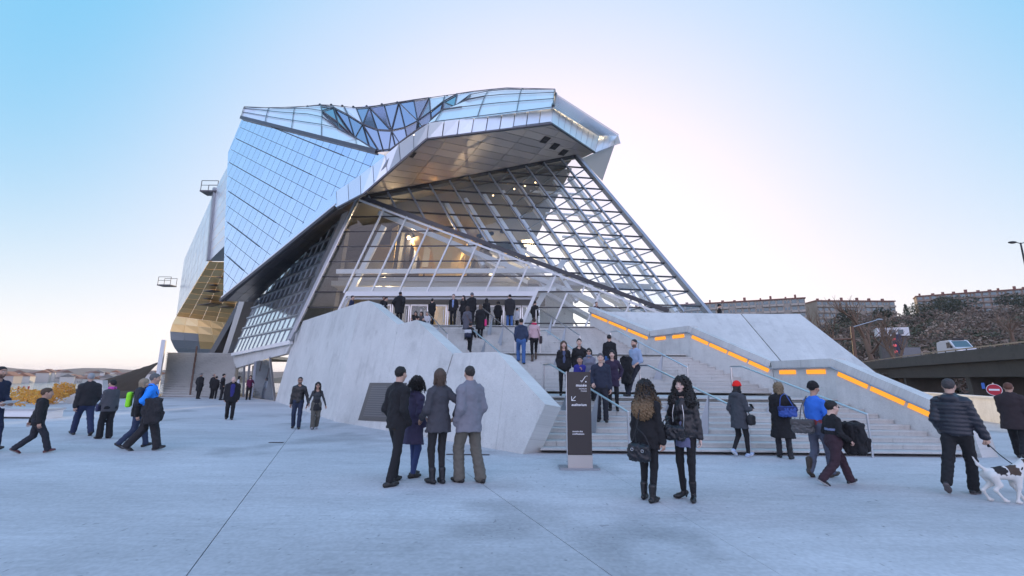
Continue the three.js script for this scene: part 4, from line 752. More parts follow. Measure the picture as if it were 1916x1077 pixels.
const cloth = (c, rough = .9) => clothMats[c.join() + rough] ??= std(c, rough, { side: THREE.DoubleSide });
const skinMat = std([1, 1, 1], .55, { vertexColors: true });
const leather = c => clothMats['L' + c.join()] ??= std(c, .38);
const vadd = (a, b, k = 1) => [a[0] + b[0] * k, a[1] + b[1] * k, a[2] + b[2] * k], vlerp = (a, b, t) => [lerp(a[0], b[0], t), lerp(a[1], b[1], t), lerp(a[2], b[2], t)];
function ik(a, b, l1, l2, hint) { // middle joint
  const d = [b[0] - a[0], b[1] - a[1], b[2] - a[2]], D = Math.min(Math.hypot(...d), (l1 + l2) * .9985), n = d.map(v => v / Math.hypot(...d));
  const t = (l1 * l1 - l2 * l2 + D * D) / (2 * D), r = Math.sqrt(Math.max(0, l1 * l1 - t * t)), dt = hint[0] * n[0] + hint[1] * n[1] + hint[2] * n[2];
  let u = hint.map((v, i) => v - n[i] * dt); const L = Math.hypot(...u) || 1; u = u.map(v => v / L);
  return { mid: [a[0] + n[0] * t + u[0] * r, a[1] + n[1] * t + u[1] * r, a[2] + n[2] * t + u[2] * r], end: vadd(a, n, D) };
}
const ARM = { down: [.235, .80, .03], pocket: [.185, .90, .09], fwd: [.21, .86, .2], back: [.225, .86, -.19], front: [.10, 1.02, .25], phone: [.14, 1.12, .27], chin: [.05, 1.28, .16], hip: [.22, .98, -.02], hold: [.2, .98, .2], rail: [.30, .93, .18], cross: [.02, 1.04, .2], out: [.34, .86, .05], up: [.1, 1.25, .2], bag: [.25, 1.06, .12] };
function person(label, q) {
  const s = q.H / 1.75, fem = q.f ? 1 : 0, kid = q.c ? 1 : 0, dist = Math.hypot(q.p[0], q.p[2]);
  const o = thing('person', label, 'person', null, q.p, q.t);
  const hB = (dist < 9.5 ? .013 : dist < 14 ? .016 : dist < 20 ? .022 : .03) * Math.max(.75, s), hF = dist < 9.5 ? .0056 : dist < 15 ? .0078 : .0115, hH = dist < 9.5 ? .0056 : dist < 15 ? .007 : .009;
  const S = v => v.map(k => k * s), W = q.w || 1;
  // skeleton
  const feet = q.feet || [[.1, .02, 0], [-.1, -.02, 0]], heelY = q.heel || 0, lt = .425, ls = .425;
  const hx = .088, ank = feet.map(([x, z, l]) => [x, .075 + heelY + (l || 0), z - .02]);
  let py = q.sit ? q.sit : 9; const px = (q.shift || [0, 0]);
  if (!q.sit) ank.forEach((a, i) => { const dx = a[0] - (i ? -hx : hx) - px[0], dz = a[2] - px[1]; py = Math.min(py, a[1] + Math.sqrt(Math.max(.2, (lt + ls - .004) ** 2 - dx * dx - dz * dz))); });
  const lean = q.lean || 0, side = q.side || 0, tw = q.tw || 0, up = (h) => [px[0] + Math.sin(side) * h, py + Math.cos(lean) * Math.cos(side) * h, px[1] + Math.sin(lean) * h];
  const pel = [px[0], py, px[1]], waist = up(.19), chest = up(.40), nb = up(.535), sw = (fem ? .146 : .168) * (kid ? .9 : 1) * W;
  const hc = vadd(up(.715), [0, 0, .03 + Math.sin(lean) * .02]); const ct = Math.cos(tw), st = Math.sin(tw);
  const sh = [[1, 0], [-1, 1]].map(([g]) => { const b = up(.458); return [b[0] + g * sw * ct, b[1], b[2] - g * sw * st]; });
  const hips = [[px[0] + hx, py, px[1]], [px[0] - hx, py, px[1]]];
  const knees = ank.map((a, i) => ik(hips[i], a, lt, ls, [(i ? -1 : 1) * .12, 0, 1]).mid);
  const arms = q.arms || ['down', 'down'];
  const ar = arms.map((a, i) => { const k = Array.isArray(a) ? a : ARM[a], g = i ? -1 : 1, lm = py / .925; let w = Array.isArray(a) && a.length > 3 ? a.slice(0, 3) : [k[0] * g, k[1], k[2]]; if (!Array.isArray(a) || a.length < 4) { w = [w[0] * ct + w[2] * st + px[0], w[1] + (py - .925), w[2] * ct - w[0] * st + px[1] + Math.sin(lean) * .3]; } const r = ik(sh[i], w, .285, .255, [g * .45, -.4, -1]); return { el: r.mid, wr: r.end, pose: a }; });
  const F = [0, 1], fa = fem ? .92 : 1;
  const torso = (e, k = 0) => [cap(vadd(pel, [0, .02, 0]), waist, ((fem ? .158 : .152) + e) * W, ((fem ? .122 : .138) + e) * W, .7, F), cap(waist, chest, ((fem ? .122 : .138) + e) * W, ((fem ? .136 : .154) + e) * W, .68, F), cap(chest, vadd(nb, [0, -.03, 0]), ((fem ? .13 : .146) + e) * W, .075 + e, .7, F), cap(sh[0], sh[1], .05 + e * .8, .05 + e * .8), cap(vlerp(sh[0], nb, .25), vlerp(nb, sh[0], .15), .042 + e * .7, .05 + e * .5), cap(vlerp(sh[1], nb, .25), vlerp(nb, sh[1], .15), .042 + e * .7, .05 + e * .5)].concat(fem ? [cap(vadd(chest, [.06, -.06, .06]), vadd(chest, [-.06, -.06, .06]), .055 + e * .6, .055 + e * .6)] : []);
  const armC = (e, cut = 1) => ar.flatMap((a, i) => [cap(sh[i], a.el, (.05 + e) * fa, (.041 + e) * fa), cap(a.el, vlerp(a.el, a.wr, cut), (.041 + e) * fa, (.031 + e * 1.05) * fa)]);
  const legC = (e, fl = 0, low = 1) => ank.flatMap((a, i) => [cap(hips[i], knees[i], .083 + e, .056 + e), cap(knees[i], vlerp(knees[i], a, low), .056 + e, .04 + e + fl)]);
  const mesh = (fn, caps, h, m = .05) => { const [lo, hi] = bounds(caps, m); const g = surfaceNets(fn, lo, hi, h / s); g.scale(s, s, s); return g; };
  const sd = rnd(0, 50), fold = (x, y, z, a, fq = 10) => a * (N3(x * fq + sd, y * fq * .9, z * fq) + .55 * N3(x * fq * 2.3, y * fq * 1.6 + sd, z * fq * 2.3));
  // body
  const skin = q.skin || SKIN[Math.floor(rnd(0, 1) * 1.99)], hairC = q.hair[1], hs = kid ? 1.16 : 1.0;
  const bare = q.top.bare ?? 1, bc = [...torso(-.02), ...armC(-.004), ...legC(-.008), cap(nb, vadd(hc, [0, -.08, -.02]), .05, .045)];
  const bg = tint(mesh(field(bc, .03), bc, Math.max(hB, .02)), () => skin);
  const hm = new THREE.Matrix4().makeTranslation(...S(hc)).multiply(new THREE.Matrix4().makeRotationFromEuler(new THREE.Euler((q.head?.[1] || 0) + lean * .3, q.head?.[0] || 0, q.head?.[2] || 0, 'YXZ'))).multiply(new THREE.Matrix4().makeScale(...[0, 0, 0].map(() => (.25 + .75 * s) * hs)));
  const hg = skinned(headGeo(fem, hF), skin, q.beard ? hairC : hairC.map(v => v + .02), fem, q.beard).applyMatrix4(hm);
  const hands = ar.map((a, i) => {
    if (['pocket'].includes(a.pose)) return null;
    const g = handGeo(q.hands?.[i] || 'relax', hH).clone(); if (!i) { g.scale(-1, 1, 1); const ix = g.index; for (let k = 0; k < ix.count; k += 3) { const t = ix.getX(k); ix.setX(k, ix.getX(k + 1)); ix.setX(k + 1, t); } g.computeVertexNormals(); }
    const y = V(...a.el).sub(V(...a.wr)).normalize(); const nin = V(i ? 1 : -1, 0, .35); if (Math.abs(y.y) < .6) nin.set(i ? .5 : -.5, -1, 0);
    const z = nin.addScaledVector(y, -nin.dot(y)).normalize(), x = y.clone().cross(z);
    g.applyMatrix4(new THREE.Matrix4().makeBasis(x, y, z).scale(V(s, s, s).multiplyScalar(fem ? .93 : 1.02)).setPosition(...S(a.wr))); return tint(g, () => skin);
  }).filter(Boolean);
  part(o, 'body', merge([bg, hg, ...hands]), skinMat);
  // hair
  if (q.hair[0] !== 'none') { const hg2 = hairGeo(q.hair[0], dist < 9.5 ? .0068 : dist < 15 ? .0095 : .014).clone().applyMatrix4(hm); const hat = q.hair[0] === 'beanie'; const tip = q.hair[2]; part(o, hat ? 'woollen_hat' : 'hair', tip ? tint(hg2, (x, y, z) => { const k = Math.max(0, Math.min(1, (hc[1] * s - .08 - y) / .16 + .35 * N3(x * 30, y * 30, z * 30))); return [0, 1, 2].map(i => lerp(hairC[i], tip[i], k)); }) : hg2, tip ? (clothMats.hv ??= std([1, 1, 1], .6, { vertexColors: true })) : cloth(hairC, hat ? .95 : .7)); if (q.under) part(o, 'hair', hairGeo(q.under[0], dist < 9.5 ? .006 : .0085).clone().applyMatrix4(hm.clone().multiply(new THREE.Matrix4().makeScale(.93, .95, .93))), cloth(q.under[1], .55)); }
  if (dist < 9.5 && /long|bob/.test(q.hair[0])) { // loose strands
    const cur = q.hair[0].includes('curly'), len = q.hair[0].includes('long') ? .34 : .16, st2 = [];
    for (let k = 0; k < (cur ? 90 : 45); k++) { const a = rnd(.9, 5.4), R = cur ? .115 : .088, y0 = rnd(-.02, .07), pts = [], ph = rnd(0, 6), amp = cur ? rnd(.012, .026) : .004; for (let i = 0; i <= 7; i++) { const t = i / 7, rr = R + (cur ? .06 * t : .01 * t) + rnd(-.004, .004); pts.push([Math.sin(a) * rr + Math.sin(ph + t * 14) * amp, y0 - len * t * rnd(.9, 1.1), Math.cos(a) * rr * .95 - .015 + Math.cos(ph + t * 14) * amp - t * .03]); } st2.push(tubeOf(pts, rnd(.0028, .0055), 14, 3)); }
    part(o, 'loose_hair', merge(st2).applyMatrix4(hm), cloth(q.hair[2] ? q.hair[2].map((v, i) => (v + hairC[i]) * .5) : hairC.map(v => v * 1.5), .6)); }
  // legwear
  const L = q.leg, le = L.ease ?? .012;
  { const lc = [...legC(le, L.flare ?? (le > .008 ? .012 : 0), L.low ?? .97), cap(vadd(pel, [.05, .0, 0]), vadd(pel, [-.05, 0, 0]), (.115 + le) * W, (.115 + le) * W, .92, F), cap(pel, waist, ((fem ? .155 : .15) + le) * W, ((fem ? .125 : .14) + le) * W, .7, F)]; const f0 = field(lc, .03), am = le > .008 ? .0085 : .003;
    const wy = waist[1] - .02; part(o, L.name || 'trousers', mesh((x, y, z) => Math.max(f0(x, y, z), y - wy) + fold(x, y * (y < .5 ? 1.8 : 1), z, am, 9), lc, hB), L.m || cloth(L.c)); }
  // jacket or top
  const T = q.top, te = T.ease ?? .016, hem = T.len * 1, fl = T.flare || 0;
  { const tc = torso(te), hemY = hem, low = [...up(-.02)]; const sk = hemY < py - .02 ? [cap(vadd(waist, [0, -.04, 0]), [pel[0], hemY - .08, pel[2]], ((fem ? .135 : .145) + te) * W, ((fem ? .165 : .16) + te + fl) * W, .72 + fl * .8, F)] : [];
    const ac = armC(te * .8, T.sleeve ?? .97), tf = field([...tc, ...sk], .035), af = field(ac, .02), all = [...tc, ...sk, ...ac];
    if (T.collar) all.push(cap(vadd(nb, [0, -.015, 0]), vadd(nb, [0, .035 + T.collar * .03, .0]), .082, .07));
    if (T.hood) all.push(cap(vadd(nb, [.05, -.01, -.085]), vadd(nb, [-.05, -.01, -.085]), .06, .06));
    const colF = T.collar ? (x, y, z) => { const d = dcap(all[all.length - (T.hood ? 2 : 1)], x, y, z); return Math.max(Math.abs(d + .006) - .009, y - nb[1] - .05 - T.collar * .03); } : null, hoodC = T.hood ? all[all.length - 1] : null;
    const nk = vadd(nb, [0, .03, .05]);
    part(o, T.name || 'jacket', mesh((x, y, z) => {
      let d = Math.max(tf(x, y, z), hemY - y); const a = af(x, y, z); d = sm(d, a, .03);
      if (T.puff) { const u = a < tf(x, y, z) - .01 ? (y * .8 + z * .3) : y; d -= .013 * Math.abs(Math.sin(u * Math.PI / .062 + .25 * N3(x * 3, y * 3, z * 3))) - .005; }
      if (colF) d = Math.min(d, colF(x, y, z)); if (hoodC) d = sm(d, dcap(hoodC, x, y, z), .03);
      d = Math.max(d, -(Math.hypot(x - nk[0], (y - nk[1]) * .8, z - nk[2]) - (T.neck ?? .055)));
      return d + fold(x, y, z, T.puff ? .003 : T.smooth ? .004 : .0095, 9);
    }, all, hB), T.m || cloth(T.c, T.rough ?? .9)); 
    if (T.inner) { // garment seen in the open front
      const w = T.innerW || .05, ic = [cap(vadd(vlerp(waist, pel, .8), [0, 0, .075 * W + te]), vadd(chest, [0, .06, .083 * W + te]), w * .9, w, .5, F)]; part(o, 'shirt', mesh((x, y, z) => field(ic, .02)(x, y, z) + fold(x, y, z, .003), ic, Math.min(hB, .014)), cloth(T.inner)); }
    if (T.under) { const uc = torso(.004).concat(armC(.004, .3)); const f1 = field(uc, .03); part(o, 'undershirt', mesh((x, y, z) => Math.max(f1(x, y, z), T.under.len - y, -(Math.hypot(x - nk[0], y - nk[1], z - nk[2]) - .05)), uc, hB), cloth(T.under.c)); }
    if (T.belt) { part(o, 'waistband', mesh((x, y, z) => Math.max(field(torso(te + .008), .03)(x, y, z), Math.abs(y - T.belt[0]) - T.belt[2]), torso(te + .01), Math.min(hB, .014)), cloth(T.belt[1])); }
  }
  if (q.skirt) { const kc = [cap(waist, [pel[0], q.skirt.len - .05, pel[2]], .14 * W, (.17 + (q.skirt.flare || 0)) * W, .8, F)]; part(o, 'skirt', mesh((x, y, z) => Math.max(field(kc, .02)(x, y, z), q.skirt.len - y, y - waist[1]) + fold(x, y * .4, z, .006, 14), kc, hB), cloth(q.skirt.c)); }
  if (q.scarf) { const c = vadd(nb, [0, .045, .005]); part(o, 'scarf', mesh((x, y, z) => { const r = Math.hypot(x - c[0], (z - c[2]) * 1.1) - .075, e = y - c[1]; let d = Math.hypot(r, e * .8) - .036; if (q.scarf[1]) d = sm(d, dcap(cap(vadd(c, [.03, -.03, .085]), vadd(c, [.05, -q.scarf[1], .13]), .035, .03), x, y, z), .02); return d + fold(x, y, z, .006, 16); }, [cap(vadd(c, [-.1, -.05, 0]), vadd(c, [.1, .05, 0]), .05, .05), cap(c, vadd(c, [.05, -(q.scarf[1] || .02), .13]), .06, .06)], Math.min(hB, .012)), cloth(q.scarf[0])); }
  // shoes
  const Sh = q.shoe || { c: [.02, .018, .017] };
  ank.forEach((a, i) => {
    const ft = feet[i], ta = ft[3] ?? 0, yaw = (i ? -1 : 1) * .16 + (ft[4] || 0), fy = [Math.sin(yaw) * Math.cos(ta), Math.sin(ta), Math.cos(yaw) * Math.cos(ta)];
    const hl = heelY, A = vadd(a, [0, -.075 - hl + .036 + hl * .8, -.02]), heel = vadd(A, fy, -.045), toe = vadd(vadd(A, fy, .165), [0, -hl * .8, 0]), ball = vadd(vadd(A, fy, .10), [0, -hl * .8, 0]);
    const cs = [cap(heel, ball, .034, .04), cap(ball, toe, .04, .026), cap(vadd(a, [0, Sh.boot || .0, 0]), vadd(A, [0, .0, 0]), Sh.boot ? .056 : .043, .036)]; if (hl > .03) cs.push(cap(vadd(heel, [0, -.01, 0]), vadd(heel, [0, -hl + -.01, .012]), .018, .011));
    const f0 = field(cs, .02), soleN = [-Math.sin(ta) * Math.sin(yaw), Math.cos(ta), -Math.sin(ta) * Math.cos(yaw)], sp = vadd(A, [0, -.036 - hl * .8, 0]);
    const sh2 = mesh((x, y, z) => { const pl = -((x - sp[0]) * soleN[0] + (y - sp[1]) * soleN[1] + (z - sp[2]) * soleN[2]); return Math.max(f0(x, y, z), hl > .03 ? -9 : pl); }, cs, Math.min(hB * .7, .012), .03);
    const m = part(o, Sh.boot ? 'boot' : 'shoe', sh2, Sh.m || cloth(Sh.c, Sh.rough ?? .5));
    if (Sh.sole) { const so = mesh((x, y, z) => { const pl = (x - sp[0]) * soleN[0] + (y - sp[1]) * soleN[1] + (z - sp[2]) * soleN[2]; return Math.max(f0(x, y, z) - .004, pl - .022, -pl - .004); }, cs, Math.min(hB * .6, .009), .03); part(m, 'sole', so, cloth(Sh.sole, .7)); }
  });
  if (q.glasses) { const g = [-.031, .031].map(x => new THREE.SphereGeometry(.021, 10, 8).scale(1, .72, .3).translate(x, .004, .098)); g.push(box(-.012, .012, .008, .012, .1, .104), bar(V(.05, .008, .092), V(.078, .008, .0), .004, .005), bar(V(-.05, .008, .092), V(-.078, .008, .0), .004, .005)); part(o, q.glasses === 1 ? 'sunglasses' : 'glasses', merge(g).applyMatrix4(hm), M.blackMetal); }
  return { o, s, q, nb: S(nb), chest: S(chest), waist: S(waist), pel: S(pel), sh: sh.map(S), wr: ar.map(a => S(a.wr)), el: ar.map(a => S(a.el)), hc: S(hc) };
}
// things carried: top-level, placed from the bearer's frame
function carried(P, name, label, category, local, turn = 0) { const m = new THREE.Matrix4().makeRotationY(P.q.t); const v = V(...local).applyMatrix4(m).add(V(...P.q.p)); return thing(name, label, category, null, [v.x, v.y, v.z], P.q.t + turn); }
function softBox(w, h, d, r, am, hh = .012) { const f = (x, y, z) => { const a = Math.max(0, Math.abs(x) - w / 2 + r), b = Math.max(0, Math.abs(y) - h / 2 + r), c = Math.max(0, Math.abs(z) - d / 2 + r); return Math.sqrt(a * a + b * b + c * c) - r + am * (N3(x * 14, y * 14, z * 14) + .5 * N3(x * 30, y * 30, z * 30)); }; return surfaceNets(f, [-w / 2 - .05, -h / 2 - .05, -d / 2 - .05], [w / 2 + .05, h / 2 + .05, d / 2 + .05], hh); }
function tubeOf(pts, r, seg = 24, k = 6) { return new THREE.TubeGeometry(new THREE.CatmullRomCurve3(pts.map(v3)), seg, r, k); }
function bag(P, label, local, size, c, o = {}) {
  const g = carried(P, o.name || 'handbag', label, o.cat || 'bag', local, o.turn || 0), m = o.m || cloth(c, o.rough ?? .6);
  part(g, 'bag_body', softBox(...size, Math.min(...size) * .42, o.am ?? .006), m);
  const rel = p => { const v = V(...p).sub(V(...local)).applyAxisAngle(V(0, 1, 0), -(o.turn || 0)); return [v.x, v.y, v.z]; };
  (o.straps || []).forEach(s => part(g, 'strap', tubeOf(s.map(rel), o.sr || .009), o.sm || m));
  (o.studs || []).forEach(p => part(g, 'ring', new THREE.TorusGeometry(.018, .004, 6, 12).translate(...p), M.steel));
  if (o.flap) part(g, 'flap', softBox(size[0] * 1.02, size[1] * .45, size[2] * 1.06, .02, .003).translate(0, size[1] * .26, 0), o.flap);
  return g;
}
function drape(P, label, local, size, c, turn = 0) { // a jacket carried over the arm
  const g = carried(P, 'folded_jacket', label, 'jacket', local, turn), [w, h, d] = size;
  const f = (x, y, z) => { const wv = 1 + .25 * N3(x * 4, y * 3, z * 4), a = Math.max(0, Math.abs(x) - w / 2 * (1 - .25 * Math.abs(y / h)) * wv + .05), b = Math.max(0, Math.abs(y) - h / 2 + .06), e = Math.max(0, Math.abs(z) - d / 2 + .04); return Math.sqrt(a * a + b * b + e * e) - .05 + .02 * N3(x * 11, y * 5, z * 11) + .012 * N3(x * 25, y * 12, z * 25); };
  part(g, 'cloth', surfaceNets(f, [-w * .75 - .08, -h / 2 - .08, -d / 2 - .1], [w * .75 + .08, h / 2 + .08, d / 2 + .1], .015), cloth(c));
  part(g, 'collar', tubeOf([[-w * .3, h * .42, d * .4], [0, h * .5, d * .55], [w * .3, h * .42, d * .4]], .022), cloth(c)); return g;
}
// ---------- the people ----------
const PI = Math.PI, BLK = [.012, .012, .014], BLK2 = [.022, .021, .024], NAVY = [.015, .02, .05], JEAN = [.035, .06, .13], DENIM = [.05, .12, .30], HB = [.025, .016, .011], HD = [.012, .010, .009], HG = [.30, .30, .31], HBR = [.07, .04, .022];
const stand = (a = .02, w = .1) => [[w, a, 0], [-w, -a, 0]];
const walk = (l = .3, lead = 0, lift = .07) => { const A = [.07, l, .01, .22], B = [.07, -l, lift, -.55]; return lead ? [[.07, -l, lift, -.55], [-.07, l, .01, .22]] : [A, [-.07, -l, lift, -.55]]; };
let window_dogman;
function P0hand(P) { const v = V(...P.wr[1]).add(V(0, -.08, .02)).applyAxisAngle(V(0, 1, 0), P.q.t).add(V(...P.q.p)); return [v.x, v.y, v.z]; }
{
  let P;
  // left of the plaza
  P = person('man in a navy jacket holding a map at the left edge of the plaza', { p: [-11.25, 0, -10.2], t: 1.5, H: 1.8, feet: walk(.2), arms: ['front', 'front'], hands: ['grip', 'grip'], hair: ['crop', HD], beard: 1, top: { c: [.015, .02, .045], len: .86 }, leg: { c: NAVY, ease: .02 } });
  { const m = carried(P, 'paper_map', 'small folded paper map held by the man at the left edge', 'map', [0, .98, .36]); part(m, 'sheet', slab([V(-.13, 0, -.07), V(.13, 0, -.07), V(.13, .09, .10), V(-.13, .09, .10)], .003, V(0, 1, 0)), M.whitePaint); part(m, 'fold', slab([V(-.13, .001, -.07), V(.13, .001, -.07), V(.12, -.07, .02), V(-.12, -.07, .02)], .003, V(0, 1, 0)), M.whitePaint); }
  P = person('boy in a black hooded jacket striding across the left plaza', { p: [-10.05, 0, -10.05], t: 2.25, H: 1.36, c: 1, feet: walk(.33, 1, .08), arms: ['back', 'out'], lean: .06, hair: ['crop', HBR], top: { c: BLK, len: .73, ease: .034, hood: 1, puff: 0 }, leg: { c: [.02, .022, .03], ease: .022 }, shoe: { c: [.09, .02, .025], sole: [.25, .22, .2] } });
  P = person('grey haired man in a dark jacket and blue jeans striding at left', { p: [-11.75, 0, -13.0], t: -2.05, H: 1.72, feet: walk(.34, 0, .03), arms: ['down', 'pocket'], w: 1.1, head: [-.5, 0], hair: ['crop', HG], top: { c: BLK2, len: .80, ease: .04, collar: .6 }, leg: { c: [.02, .03, .075], ease: .02 } });
  P = person('woman in a grey jacket with a pink scarf standing at left', { p: [-10.6, 0, -12.4], t: -1.8, H: 1.5, f: 1, w: 1.1, feet: [[.08, .1, 0], [-.08, -.06, 0]], arms: ['front', 'down'], hair: ['crop', HD], scarf: [[.55, .07, .38], .34], top: { c: [.07, .07, .08], len: .80, ease: .03, collar: .4 }, leg: { c: BLK, ease: .024, flare: .025 } });
  bag(P, 'small navy shoulder bag carried by the woman with the pink scarf', [.05, .78, .24], [.2, .2, .09], [.03, .035, .09], { straps: [[[.05, .86, .24], [.16, 1.1, .1], [.08, 1.27, -.02]]] });
  P = person('fair haired woman in black with a bright green back panel walking at left', { p: [-8.62, 0, -10.9], t: 2.1, H: 1.57, f: 1, feet: walk(.26, 0, .07), arms: ['down', 'down'], hair: ['bob', [.28, .22, .15]], scarf: [BLK, 0], top: { c: BLK, len: .78, ease: .045 }, leg: { c: [.03, .045, .09], ease: .012 } });
  bag(P, 'bright green flat backpack on the woman in black at left', [-.03, 1.08, -.2], [.26, .34, .1], [.30, .85, .02], { am: .004, name: 'backpack', cat: 'backpack', straps: [[[.08, 1.2, -.16], [.13, 1.3, -.02], [.13, 1.12, .12]], [[-.12, 1.2, -.16], [-.14, 1.3, -.02], [-.14, 1.12, .12]]], sm: cloth(BLK) });
  P = person('man in a bright blue jacket with a dark backpack walking at left', { p: [-8.12, 0, -10.55], t: 2.15, H: 1.7, feet: walk(.28, 1, .05), arms: ['down', 'bag'], w: 1.06, hair: ['crop', [.10, .10, .10]], top: { c: [.02, .25, .85], len: .88, ease: .03, collar: .4 }, leg: { c: BLK2, ease: .03 }, shoe: { c: BLK, sole: [.1, .1, .1] } });
  bag(P, 'dark rounded backpack on the man in the blue jacket', [.02, 1.16, -.21], [.28, .4, .16], [.018, .02, .03], { name: 'backpack', cat: 'backpack', am: .008, straps: [[[.11, 1.3, -.16], [.13, 1.42, -.02], [.14, 1.2, .13]], [[-.11, 1.3, -.16], [-.13, 1.42, -.02], [-.14, 1.2, .13]]] });
  drape(P, 'black and grey jacket hanging from the arm of the man in blue', [-.32, .86, .1], [.34, .56, .2], BLK2, 1.2);
  // by the lower doors
  const dl = [[-21.95, -32.8, 3.0, 1.78, 'man in a long black coat leftmost of the group below the side stairs'], [-21.5, -33.5, 2.6, 1.74, 'dark clad man second from left in the group below the side stairs'], [-20.95, -33.0, -2.8, 1.58, 'person in dark clothes with cap at the right of the group below the side stairs']];
  dl.forEach(([x, z, t, H, l], i) => person(l, { p: [x, 0, z], t, H, w: 1.12, f: i === 2, feet: stand(.05), arms: ['pocket', 'pocket'], hair: [i === 1 ? 'balding' : 'crop', i === 2 ? HD : [.2, .19, .18]], top: { c: BLK, len: [.55, .75, .75][i], ease: .04 }, leg: { c: BLK, ease: .02 } }));
  person('dark coated man behind the front walker near the lower doors', { p: [-19.6, 0, -31.6], t: 2.4, H: 1.75, feet: stand(), arms: ['down', 'hip'], hair: ['crop', HD], top: { c: BLK, len: .7, ease: .04 }, leg: { c: BLK, ease: .02 } });
  person('bald man in a black jacket over blue jumper walking from the lower doors', { p: [-10.66, 0, -17.85], t: .54, H: 1.6, w: 1.18, feet: [[.09, .1, .0], [-.09, -.08, .02]], arms: ['down', 'down'], hair: ['balding', [.25, .24, .23]], skin: SKIN[2], top: { c: BLK, len: .72, ease: .045, inner: [.03, .03, .16], innerW: .085 }, leg: { c: BLK, ease: .02 } });
  person('person in a white shirt at the lower doors', { p: [-20.3, 0, -34.6], t: 2.2, H: 1.6, f: 1, arms: ['down', 'down'], hair: ['bob', HD], top: { c: [.6, .62, .64], len: .85 }, leg: { c: [.3, .3, .32], ease: .015 } });
  person('woman in a maroon waistcoat standing at the lower doors', { p: [-18.0, 0, -32.05], t: .5, H: 1.66, f: 1, arms: ['hip', 'down'], hair: ['bob', HD], top: { c: [.09, .012, .05], len: .86, sleeve: .1, under: { c: [.5, .48, .5], len: 1 } }, leg: { c: BLK, ease: .014 } });
  person('bearded man in a black leather jacket holding hands by the wall', { p: [-6.83, 0, -15.05], t: .35, H: 1.62, feet: [[.09, .12, 0], [-.1, -.1, .02]], arms: ['out', 'down'], hair: ['crop', HD], beard: 1, glasses: 1, top: { c: BLK, len: .86, m: leather([.014, .014, .015]), collar: .4 }, leg: { c: [.02, .03, .06], ease: .014 } });
  person('long haired woman in a grey top holding hands by the wall', { p: [-6.2, 0, -14.95], t: .42, H: 1.46, f: 1, feet: walk(.15, 1, .06), arms: ['out', 'out'], hair: ['long', HD], glasses: 1, top: { c: [.04, .045, .05], len: .98, ease: .004, smooth: 1, neck: .075 }, skirt: { c: [.02, .02, .022], len: .70, flare: .05 }, leg: { c: [.10, .095, .08], ease: .022, flare: .02 }, shoe: { c: [.3, .3, .32] } });
  // group of four
  person('man in a black suit seen from behind, leftmost of the group of four', { p: [-1.84, 0, -7.62], t: 2.5, H: 1.84, feet: [[.1, .12, 0], [-.12, -.16, 0]], arms: ['pocket', 'pocket'], head: [.2, 0], hair: ['crop', HD], w: .98, top: { c: BLK, len: .80, ease: .024, collar: .3 }, leg: { c: BLK, ease: .008, flare: .004 } });
  P = person('dark haired woman in a purple coat in the group of four', { p: [-1.66, 0, -8.12], t: 2.45, H: 1.66, f: 1, feet: [[.08, .12, 0], [-.08, -.02, 0]], arms: ['front', 'pocket'], head: [.4, 0], hair: ['bob-curly', HD], top: { c: [.055, .048, .095], len: .57, ease: .034, flare: .03, hood: 1, belt: [.93, [.03, .025, .05], .022] }, leg: { c: [.03, .05, .14], ease: .006 } });
  bag(P, 'small pink bag hanging from the woman in the purple coat', [.24, .66, .06], [.2, .24, .1], [.36, .08, .24], { straps: [[[.22, .78, .04], [.24, .95, .05], [.26, .78, .1]], [[.2, .56, .08], [.19, .48, .1], [.18, .42, .1]]], sr: .006 });
  person('woman with brown hair in a grey wool jacket in the group of four', { p: [-1.17, 0, -7.68], t: -2.45, H: 1.79, f: 1, feet: [[.07, .04, 0], [-.07, -.02, 0]], arms: ['hold', [.27, 1.02, -.05]], head: [-.15, 0], hair: ['bob', [.075, .05, .035]], top: { c: [.055, .055, .065], len: .77, ease: .03, flare: .04, collar: .5 }, leg: { c: [.02, .02, .022], ease: .002, name: 'leggings' }, shoe: { c: BLK, boot: .13 } });
  person('man in a pale grey blouson coat, rightmost of the group of four', { p: [-.68, 0, -7.78], t: -2.35, H: 1.86, feet: [[.1, .1, 0], [-.12, -.14, 0]], arms: ['pocket', 'pocket'], head: [-.35, 0], hair: ['crop', [.03, .025, .022]], top: { c: [.19, .19, .22], len: .74, ease: .042, flare: .035, collar: .8, belt: [1.02, [.15, .15, .175], .012] }, leg: { c: [.12, .11, .09], ease: .026, flare: .02 }, shoe: { c: [.016, .013, .012] } });
  // two young women
  P = person('young woman with long two-tone curly hair seen from behind', { p: [1.95, 0, -6.78], t: 2.45, H: 1.64, f: 1, feet: [[.09, .04, 0], [-.09, -.08, 0]], arms: ['down', 'down'], hair: ['long-curly', HD, [.17, .105, .05]], top: { c: BLK, len: .74, ease: .035, flare: .0, name: 'jumper' }, leg: { c: BLK, ease: .003, name: 'leggings' }, shoe: { c: BLK, boot: .14, m: leather([.013, .012, .012]) } });
  bag(P, 'shiny black handbag slung on the woman with curly two-tone hair', [.02, .66, -.24], [.32, .24, .13], BLK, { m: leather([.012, .012, .016]), am: .012, studs: [[.07, .04, -.075], [-.08, .03, -.075]], straps: [[[.13, .76, -.24], [.05, .98, -.22], [-.0, 1.25, -.19], [-.05, 1.42, -.06]], [[-.13, .76, -.24], [-.06, .9, -.24], [.05, .98, -.22]]], sr: .008 });
